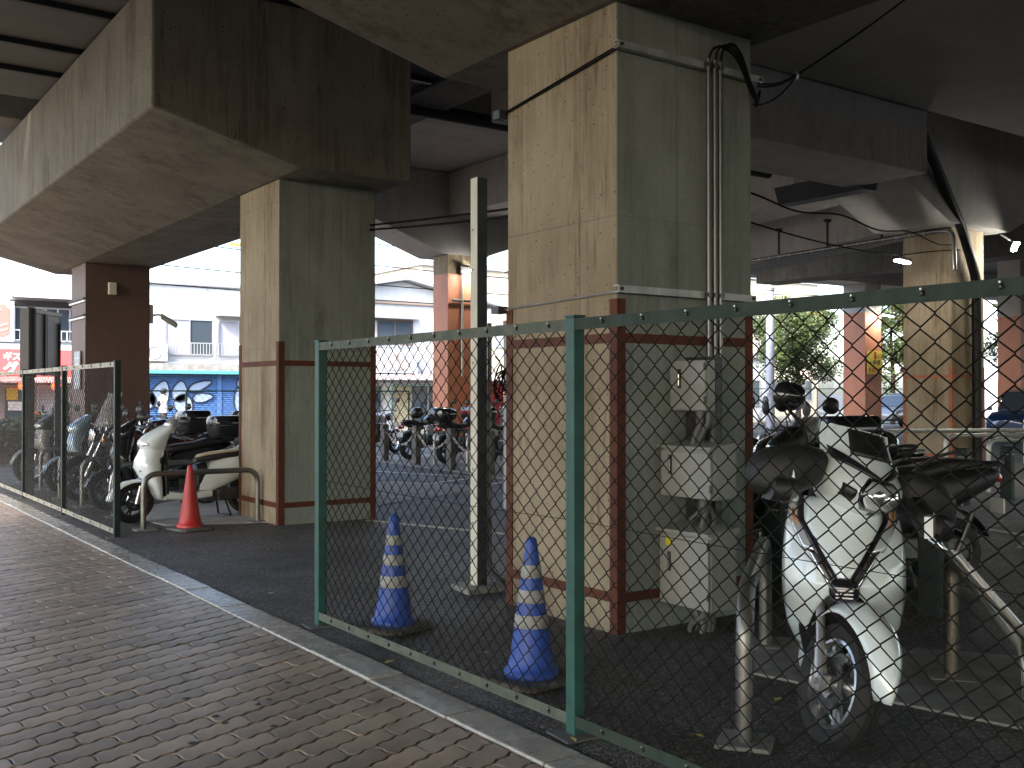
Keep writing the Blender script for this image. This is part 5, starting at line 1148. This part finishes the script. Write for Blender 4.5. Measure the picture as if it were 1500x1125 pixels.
MB().box(4, 9.4, -.35, 0, 2.94, 3.12).build('ledge', M_WALLW, b1)
sg = MB().box(3.8, 9.35, -.45, -.3, 2.02, 2.92).build('sign_band', M_SIGNR, b1)
RX = Matrix.Rotation(radians(90), 4, 'X')
text_mesh('ギスカン', .27, M_SIGNW, sg, Matrix.Translation((6.04, -.46, 2.68)) @ RX, ext=.004, bold=.012, ax='LEFT')
text_mesh('グスター', .46, M_SIGNW, sg, Matrix.Translation((6.04, -.46, 2.27)) @ RX, ext=.004, bold=.02, ax='LEFT')
MB().prism([(-1.2, 1.82), (-1.2, 1.88), (-.35, 2.05), (-.35, 1.98)], 'x', 3.8, 9.35).build('awning', mat('striped awning', (.45, .16, .15), .7, 0, (.6, .5, .48), 6, (8, 1, 1), lo=.48, hi=.52), b1)
MB().box(3.8, 9.3, -.06, 0, .0, 1.9).build('shop_front', mat('shop front', (.30, .27, .25), .7), b1)
win(b1, 6.1, 7.0, .55, 1.75, -.06, 1, None, mat('shop frame', (.3, .2, .16), .6)); win(b1, 7.15, 8.2, .3, 1.75, -.06, 2, M_CURT); win(b1, 8.3, 9.1, .3, 1.75, -.06, 2)
MB().box(6.2, 6.55, -.1, -.065, 1.25, 1.65).build('poster', M_YSIGN, b1); MB().box(6.25, 6.7, -.1, -.065, .9, 1.2).build('poster', M_SIGNW, b1); MB().box(6.8, 7.15, -.5, -.42, .35, .85).build('menu_board', M_CONE_O, b1); MB().box(7.4, 8.1, -.42, -.36, .3, .6).build('banner', M_CONE_O, b1)
tag(b1, 'pale restaurant with a red sign band and lanterns at far left', 'building')
for i, x in enumerate((6.54, 7.55)):
    ln = empty('paper_lantern', (x, 36.95, 1.72)); MB().lathe([(.06, -.14), (.13, -.1), (.165, 0), (.13, .1), (.06, .14)], 16).build('shade', M_LANT, ln, smooth=60); MB().lathe([(.06, .14), (.06, .17)], 12).build('cap', M_BLK, ln)
    tag(ln, ['glowing red paper lantern under the sign, left one', 'glowing red paper lantern under the sign, right one'][i], 'lantern')
# -- white house with blue shutters
b2 = empty('shuttered_house', (0, 38, 0))
MB().box(9.9, 15.6, .02, 7, 0, 5.45).build('wall', M_WALLW, b2); MB().box(9.85, 15.7, -.1, 7, 5.452, 5.52).build('parapet', M_ROOF, b2)
win(b2, 11.45, 13.25, 2.88, 4.22, 0, 2, M_CURT); win(b2, 13.42, 15.0, 2.88, 4.2, 0, 2, M_CURT); railing(b2, 11.4, 15.3, 2.86, 3.34, -.3, 34)
MB().box(13.3, 15.4, -.4, 0, 4.36, 4.44).build('window_hood', M_ALUF, b2); MB().tube(arc([(13.28, -.15, 4.2), (13.28, -.15, 2.75), (12.7, -.15, 2.6), (10.4, -.15, 2.55)], .15), .04, 8).build('drain_pipe', M_SIGNW, b2, smooth=50)
MB().box(9.9, 15.6, -.7, 0, 2.3, 2.55).build('canopy', mat('stained canopy', (.38, .38, .37), .8, 0, (.2, .2, .19), 3), b2); MB().box(9.9, 15.6, -.72, -.6, 2.18, 2.30).build('canopy_trim', M_TEAL, b2)
MB().tube([(13.0, -.03, 5.4), (13.05, -.03, 5.0), (12.95, -.03, 4.7), (13.05, -.03, 4.4)], .012, 5).build('wall_crack', mat('wall crack', (.3, .3, .3), .8), b2)
for x0, x1 in ((9.95, 13.28), (13.46, 15.55)):
    q = MB(); n = 30
    for k in range(n):
        z = .02 + k * 2.14 / n; q.prism([(-.30, z), (-.335, z + .035), (-.30, z + .0713), (-.28, z + .0713), (-.28, z)], 'x', x0, x1)
    q.build('shutter', M_SHUT, b2)
MB().box(13.29, 13.45, -.36, -.2, 0, 2.17).build('shutter_post', M_SHUT, b2)
def blob(cx, cz, a, b, rot, name='graffiti', tip=1.0):
    pts = []
    for k in range(26):
        t = 2 * pi * k / 26; x = a * cos(t); z = b * sin(t) * (1 - .45 * tip * (x / a + 1) / 2); pts.append((cx + x * cos(rot) - z * sin(rot), cz + x * sin(rot) + z * cos(rot)))
    MB().prism(pts, 'y', -.342, -.338).build(name, M_GRAFW, b2)
    MB().tube([(x, -.345, z) for x, z in pts], .026, 5, close=True).build(name + '_outline', M_GRAFK, b2)
for args in ((11.2, 1.45, .5, .42, 1.2), (11.9, 1.55, .38, .36, 1.4), (12.05, 1.02, .42, .42, -1.1), (12.65, 1.75, .45, .2, .35), (12.75, 1.32, .38, .22, .1), (12.6, .55, .4, .3, 2.5), (11.9, .35, .5, .4, .4), (14.3, 1.2, .55, .5, 1.9), (14.35, 1.85, .32, .3, .3), (10.6, 1.3, .45, .5, 2.0)): blob(*args)
tag(b2, 'white two storey house with graffiti covered blue shutters', 'building')
ac = empty('air_conditioner', (11.05, 37.75, 2.62)); MB().box(-.4, .35, -.3, .1, 0, .62).build('body', mat('rusty white case', (.6, .58, .54), .6, 0, (.4, .24, .13), 5, lo=.55, hi=.7), ac, bevel=.02); MB().lathe([(.24, 0), (.24, -.02), (.2, -.02), (.2, 0)], 20, (-.12, -.3, .31), 'y', cap=False).build('fan_ring', M_ALUF, ac); tag(ac, 'rusty air conditioner on the canopy of the white house', 'air conditioner')
# -- gabled house in the middle gap
b3 = empty('gabled_house', (0, 40, 0))
MB().box(17.5, 27, .02, 7, 0, 5.45).build('wall', M_WALLW, b3)
MB().prism([(17.2, 5.5), (22.46, 6.45), (27.4, 5.5), (27.4, 5.6), (22.46, 6.58), (17.2, 5.6)], 'y', -.5, 7).build('roof', M_ROOF, b3); MB().prism([(17.5, 5.45), (22.46, 6.42), (27, 5.45)], 'y', 0, .4).build('gable', M_WALLW, b3); MB().box(17.4, 27.1, -.12, 0, 5.4, 5.52).build('ledge', mat('brown ledge', (.28, .22, .18), .7), b3)
win(b3, 20.3, 22.95, 3.6, 4.68, 0, 3, M_CURT, mat('brown frame', (.12, .08, .06), .5)); MB().box(20.0, 23.2, -.35, 0, 4.74, 4.86).build('window_hood', M_ALUF, b3)
MB().box(19.8, 22.85, -.6, 0, 2.35, 3.45).build('balcony', M_WALLB, b3); railing(b3, 19.8, 22.85, 3.45, 3.7, -.6, 10)
for i in range(2): MB().box(20.1 + i * 1.3, 21.1 + i * 1.3, -.64, -.61, 2.5, 3.2).build('balcony_panel', mat('floral panel', (.55, .55, .58), .7, 0, (.32, .27, .24), 5, lo=.5, hi=.56), b3)
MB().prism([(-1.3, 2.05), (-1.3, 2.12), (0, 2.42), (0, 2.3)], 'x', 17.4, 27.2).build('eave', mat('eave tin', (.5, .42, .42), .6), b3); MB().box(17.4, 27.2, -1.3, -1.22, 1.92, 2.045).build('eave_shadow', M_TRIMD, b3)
win(b3, 19.2, 21.4, .1, 1.85, 0, 3, M_CURT); win(b3, 22, 24.6, .1, 1.85, 0, 3, mat('warm shop light', (.5, .45, .3), .6), M_ALUF); tag(b3, 'white gabled house with balcony in the middle gap', 'building')
# -- far row and right side
def block(name, x0, x1, y0, y1, h, m, label, nx, nz, zstart=1.0, wh=1.3, gap=3.0):
    b = empty(name, ((x0 + x1) / 2, y0, 0)); w = (x1 - x0) / 2
    MB().box(-w, w, 0.02, y1 - y0, 0, h).build('wall', m, b); MB().box(-w - .15, w + .15, -.15, y1 - y0 + .1, h + .002, h + .25).build('roof', M_ROOF, b)
    for i in range(nx):
        for j in range(nz):
            cx = -w + 2 * w * (i + .5) / nx; win(b, cx - w / nx * .6, cx + w / nx * .6, zstart + j * gap, zstart + j * gap + wh, 0, 2, M_CURT if (i + j) % 3 == 0 else None)
    return tag(b, label, 'building')
block('apartment_block', 27.5, 36, 47, 56, 8.2, M_WALLC, 'cream block far behind the steel post and big column', 4, 2)
block('apartment_block', 37, 56, 44, 54, 8.6, M_WALLC, 'cream block behind the tree at right', 6, 2)
block('apartment_block', 60, 78, 30, 40, 9.2, M_WALLB, 'pale block behind the blue car', 6, 3)
block('shop_building', 36, 44, 38, 43, 3.4, M_WALLB, 'low pale shop under the tree beyond the utility pole', 3, 1, .8, 1.4)
block('apartment_block', -6, 5.5, 38.5, 46, 8.5, M_WALLW, 'white block left of the restaurant', 4, 2)
# scaffolding frame over the white house
sf = empty('yellow_scaffold', (15.6, 46, 0))
for z in (6.35, 8.3): MB().bar((1.2, 0, z), (4, 0, z + .05), .08, .13).build('yellow_rail', M_YEL, sf)
for x in (1.5, 3.5): MB().tube([(x, 0, 0), (x, 0, 9.4)], .03, 6).build('upright', M_ALUF, sf)
MB().box(2.2, 2.6, -.2, .2, 8.9, 9.5).build('lamp_head', M_ALUF, sf); tag(sf, 'yellow railed steel scaffold above the white house', 'scaffold')
# overhead wires
for i, (z, dz) in enumerate(((8.3, .5), (7.6, .4), (7.0, .45), (6.35, .35), (5.9, .3))):
    o = MB().tube(sag((9, 34.5, z - .2 * i), (46, 34.5 + i * .3, z - .3), dz, 18), .02, 5).build('overhead_wire', M_CABLE); tag(o, ['topmost overhead wire above the street', 'second overhead wire from the top above the street', 'third overhead wire from the top above the street', 'fourth overhead wire from the top above the street', 'lowest overhead wire above the street'][i], 'wire')
up = empty('utility_pole', (35.2, 30.2, 0)); MB().tube([(0, 0, -.1), (0, 0, 9.5)], [.2, .15], 14).build('pole', M_UPOLE, up, smooth=50)
for z in (5.4, 6.0, 6.8): MB().lathe([(.21, -.05), (.21, .05)], 14, (0, 0, z)).build('band', M_GALV, up)
MB().box(-1.0, 1.0, -.05, .05, 5.0, 5.1).build('cross_arm', M_GALV, up); MB().bar((.1, 0, 6.4), (2.0, -.3, 6.9), .04, .04).build('lamp_arm', M_GALV, up); MB().loft([ell((2.0 + .75 * t, -.3, 6.85 - .1 * t), .1, .07, 'x', 12, 3) for t in (0, .08, .9, 1)]).build('lamp_head', M_ROOF, up); tag(up, 'grey blue utility pole just right of the big column', 'pole')
sl = empty('street_light', (8.2, 33.8, 0)); MB().tube(arc([(0, 0, 0), (0, 0, 5.4), (1.6, 0, 6.4), (2.6, 0, 6.15)], .4), .05, 8).build('pole', M_ROOF, sl, smooth=50); MB().box(2.4, 2.9, -.08, .08, 6.05, 6.15).build('head', M_ROOF, sl); tag(sl, 'thin street light arm peeping out beside the brown column', 'street light')

# ---- foliage
def foliage(mb, c, rad, n, size, rnd, squash=.85, clumps=24):
    cs = []
    for _ in range(clumps):
        while True:
            p = Vector((rnd.uniform(-1, 1), rnd.uniform(-1, 1), rnd.uniform(-1, 1)))
            if p.length < 1: break
        cs.append((Vector((p.x * rad[0], p.y * rad[1], p.z * rad[2])), rnd.uniform(.25, .5)))
    for i in range(n):
        cc_, r = rnd.choice(cs); d = Vector((rnd.gauss(0, 1), rnd.gauss(0, 1), rnd.gauss(0, 1))).normalized() * (r * rnd.random() ** .4)
        p = Vector(c) + cc_ + Vector((d.x * rad[0], d.y * rad[1], d.z * rad[2] * squash)); s = size * rnd.uniform(.6, 1.4)
        a = Vector((rnd.gauss(0, 1), rnd.gauss(0, 1), rnd.gauss(0, .6))).normalized(); b = a.orthogonal().normalized(); b = (b * cos(rnd.uniform(0, 6.28)) + a.cross(b) * sin(rnd.uniform(0, 6.28))).normalized()
        mb.add([p - a * s, p + b * s * .45, p + a * s, p - b * s * .45], [(0, 1, 2, 3)])
    return mb
def tree(name, loc, h, rad, n, size, m, label, seed, trunk=.16, m2=None):
    rnd = random.Random(seed); root = empty(name, loc)
    t = MB().tube([(0, 0, -.1), (.05, 0, h * .35), (-.05, .05, h * .7), (0, 0, h * .95)], [trunk, trunk * .8, trunk * .5, trunk * .2], 10)
    for k in range(9):
        a = k * 2.4; z = h * (.35 + .06 * k); t.tube([(0, 0, z), (rad[0] * .5 * cos(a), rad[1] * .5 * sin(a), z + .5), (rad[0] * .85 * cos(a), rad[1] * .85 * sin(a), z + .9)], [trunk * .4, trunk * .22, .015], 6)
    t.build('trunk', M_BARK, root, smooth=60)
    foliage(MB(), (0, 0, h * .72), rad, n, size, rnd).build('crown', m, root)
    if m2: foliage(MB(), (rad[0] * -.1, 0, h * .72 + rad[2] * .5), (rad[0] * .7, rad[1] * .7, rad[2] * .5), n // 3, size, rnd, clumps=10).build('crown_top', m2, root)
    return tag(root, label, 'tree')
tree('street_tree', (40.0, 32.6, 0), 5.6, (2.7, 2.2, 2.1), 15000, .085, M_LEAF, 'leafy green street tree with yellowing top beside the utility pole', 1, .14, M_LEAFY)
tree('street_tree', (34.2, 31.8, 0), 4.6, (.8, 1.0, 1.9), 5000, .08, M_LEAFD, 'dark narrow tree just behind the edge of the big column', 2, .1)
tree('street_tree', (45.5, 31.2, 0), 6.2, (1.8, 1.8, 2.4), 9000, .09, M_LEAF, 'green tree seen between the orange and the beige column', 3, .13, M_LEAFY)
tree('street_tree', (52.5, 28.0, 0), 6.4, (2.2, 2.0, 2.6), 9000, .09, M_LEAF, 'green tree seen right of the beige column behind the blue car', 4, .14)
hg = empty('hedge', (4.5, 23.9, 0)); rnd = random.Random(5)
foliage(MB(), (0, 0, .55), (2.4, .45, .5), 6000, .05, rnd, clumps=60).build('leaves', M_LEAFD, hg); MB().box(-2.2, 2.2, -.25, .25, 0, .7).build('inner_twigs', M_BARK, hg); tag(hg, 'clipped dark hedge behind the left row of scooters', 'hedge')

# ---- cars
def car(loc, rz, label, paint, L_=4.2, W=1.7, H=1.55, van=False):
    root = empty('parked_car', loc, rz); h = L_ / 2; rfx = (.30 if not van else .42)
    secs = [(-h, .62, .62 * W / 2 * 1.4, .12), (-h + .12, .62, W / 2 * .95, .26), (-h + .6, .63, W / 2, .33), (0, .64, W / 2, .34), (h - .7, .62, W / 2, .31), (h - .15, .56, W / 2 * .92, .24), (h, .52, W / 2 * .72, .12)]
    MB().loft([ell((x, 0, z), a, b, 'x', 24, 4.5) for x, z, a, b in secs]).build('body', paint, root, smooth=40)
    top = [(-h + .12, .90, .80), (-h + .45, H - .12, .70), (-h + .9, H, .68), (h * .05, H, .68), (h * rfx, H - .1, .66), (h * rfx + .62, .93, .80)]
    def cabin(sc_, zc): return [[(x, -y_ * W / 2 * sc_ * (1 if k == 0 else 1), z) for k, (x, z, y_) in enumerate(top)], [(x, y_ * W / 2 * sc_, z) for x, z, y_ in top]]
    A = [(x, -y_ * W / 2, z) for x, z, y_ in top]; B = [(x, y_ * W / 2, z) for x, z, y_ in top]; n = len(top); base = [(x, s * .86 * W / 2, .88) for s in (-1, 1) for x in (-h + .1, h * rfx + .7)]
    q = MB().add(A + B, [tuple(range(n)), tuple(range(2 * n - 1, n - 1, -1))] + [(i, i + 1, n + i + 1, n + i) for i in range(n - 1)] + [(n - 1, 0, n, 2 * n - 1)]); q.build('cabin', paint, root, smooth=30, bevel=.05)
    for s in (-1, 1):
        for x0, x1 in ((-h + .55, -.25), (-.15, h * rfx + .1)):
            yb, yt = s * (.80 * W / 2 + .012), s * (.70 * W / 2 + .012)
            MB().add([(x0, yb, .96), (x1 + (.25 if x1 > 0 else 0), yb, .96), (x1, yt, H - .15), (x0 + .12, yt, H - .15)], [(0, 1, 2, 3)]).build('side_window', M_GLASS, root)
        MB().box(h * rfx + .3, h * rfx + .42, *sorted((s * W / 2, s * (W / 2 + .14))), .92, 1.04).build('door_mirror', paint, root, bevel=.03)
        MB().loft([ell((h - .28, s * W / 2 * .66, .68), .16, .07, 'x', 12), ell((h - .08, s * W / 2 * .62, .66), .12, .05, 'x', 12)]).build('headlight', M_LENS, root, smooth=50)
        for x in (-h + .75, h - .78):
            w_ = MB().lathe([(.20, -.1), (.30, -.1), (.315, -.05), (.315, .05), (.30, .1), (.20, .1)], 24, (x, s * (W / 2 - .1), .315), 'y').build('wheel', M_RUB, root, smooth=40); MB().lathe([(.20, -.105), (.19, .105)], 20, (x, s * (W / 2 - .1), .315), 'y').build('hub_cap', M_ALU, w_)
    MB().add([(h * rfx + .62, -.74 * W / 2, .95), (h * rfx + .62, .74 * W / 2, .95), (h * rfx + .02, .62 * W / 2, H - .12), (h * rfx + .02, -.62 * W / 2, H - .12)], [(0, 1, 2, 3)]).tf(Matrix.Translation((.02, 0, .01))).build('windscreen', M_GLASS, root)
    return tag(root, label, 'car')
car((33.0, 17.6, 0), pi * .5 + 1.35 + .5, 'dark blue car parked at the right edge', M_CARB, 4.3, 1.75, 1.62)
car((41.5, 27.9, -.07), .1 + pi, 'silver car parked behind the traffic mirror', M_SILV)
car((24.0, 33.6, -.07), 0, 'white car passing behind the parked bikes in the middle', M_CARW, 3.4, 1.48, 1.7, True)

# ---- passer-by in white
def person(loc, rz, label):
    root = empty('person', loc, rz)
    V = {'pel': (0, 0, .86), 'spine': (0, 0, 1.05), 'chest': (.01, 0, 1.26), 'neck': (.02, 0, 1.40), 'head0': (.03, 0, 1.46), 'head': (.04, 0, 1.55), 'crown': (.035, 0, 1.62),
         'lsh': (0, .15, 1.32), 'lel': (-.06, .18, 1.08), 'lha': (.10, .17, .90), 'rsh': (0, -.15, 1.32), 'rel': (-.02, -.18, 1.08), 'rha': (.16, -.16, .95),
         'lhip': (0, .085, .82), 'lkn': (.14, .09, .46), 'lan': (.10, .09, .08), 'lto': (.24, .09, .03), 'rhip': (0, -.085, .82), 'rkn': (.0, -.09, .46), 'ran': (-.2, -.09, .12), 'rto': (-.08, -.09, .03)}
    Rr = {'pel': (.15, .13), 'spine': (.14, .11), 'chest': (.155, .12), 'neck': (.055, .055), 'head0': (.07, .07), 'head': (.085, .095), 'crown': (.06, .07), 'lsh': (.07, .07), 'lel': (.048, .048), 'lha': (.035, .035), 'rsh': (.07, .07), 'rel': (.048, .048), 'rha': (.035, .035), 'lhip': (.10, .1), 'lkn': (.065, .065), 'lan': (.045, .045), 'lto': (.04, .03), 'rhip': (.10, .1), 'rkn': (.065, .065), 'ran': (.045, .045), 'rto': (.04, .03)}
    E_ = [('pel', 'spine'), ('spine', 'chest'), ('chest', 'neck'), ('neck', 'head0'), ('head0', 'head'), ('head', 'crown'), ('chest', 'lsh'), ('lsh', 'lel'), ('lel', 'lha'), ('chest', 'rsh'), ('rsh', 'rel'), ('rel', 'rha'), ('pel', 'lhip'), ('lhip', 'lkn'), ('lkn', 'lan'), ('lan', 'lto'), ('pel', 'rhip'), ('rhip', 'rkn'), ('rkn', 'ran'), ('ran', 'rto')]
    ks = list(V); me = bpy.data.meshes.new('body'); me.from_pydata([V[k] for k in ks], [(ks.index(a), ks.index(b)) for a, b in E_], [])
    bo = bpy.data.objects.new('body', me); COL.objects.link(bo); bo.parent = root
    sm = bo.modifiers.new('skin', 'SKIN'); sv_ = me.skin_vertices[0].data
    for i, k in enumerate(ks): sv_[i].radius = Rr[k]; sv_[i].use_root = (k == 'pel')
    md = bo.modifiers.new('sub', 'SUBSURF'); md.levels = 2; md.render_levels = 2
    m = bpy.data.materials.new('figure cloth and skin'); m.use_nodes = True; nt = m.node_tree; b = nt.nodes['Principled BSDF']; b.inputs['Roughness'].default_value = .8
    tc = nt.nodes.new('ShaderNodeTexCoord'); sp = nt.nodes.new('ShaderNodeSeparateXYZ'); nt.links.new(tc.outputs['Object'], sp.inputs[0]); cr = nt.nodes.new('ShaderNodeValToRGB'); cr.color_ramp.interpolation = 'CONSTANT'
    dv = nt.nodes.new('ShaderNodeMath'); dv.operation = 'DIVIDE'; dv.inputs[1].default_value = 2.0; nt.links.new(sp.outputs['Z'], dv.inputs[0]); nt.links.new(dv.outputs[0], cr.inputs[0])
    el = cr.color_ramp.elements; el[0].position = 0; el[0].color = (.03, .03, .035, 1); el[1].position = .43; el[1].color = (.66, .68, .70, 1); e2 = el.new(.70); e2.color = (.45, .29, .21, 1)
    nt.links.new(cr.outputs['Color'], b.inputs['Base Color']); me.materials.append(m)
    MB().loft([ell((.025 + x, 0, z), a, b_, 'z', 18, 2.2) for x, z, a, b_ in ((-.03, 1.47, .07, .05), (-.02, 1.54, .092, .10), (0, 1.60, .09, .105), (.005, 1.645, .06, .075), (.005, 1.66, .02, .02))]).build('hair', M_HAIR, root, smooth=60)
    MB().loft([ell((.14 + x, 0, 1.53 + z), .012, .015, 'x', 8) for x, z in ((-.02, .02), (.005, -.01))]).build('nose', M_SKIN, root)
    return tag(root, label, 'person')
person((10.2, 34.0, -.02), .15, 'person in a white top with dark hair walking past the blue shutters')
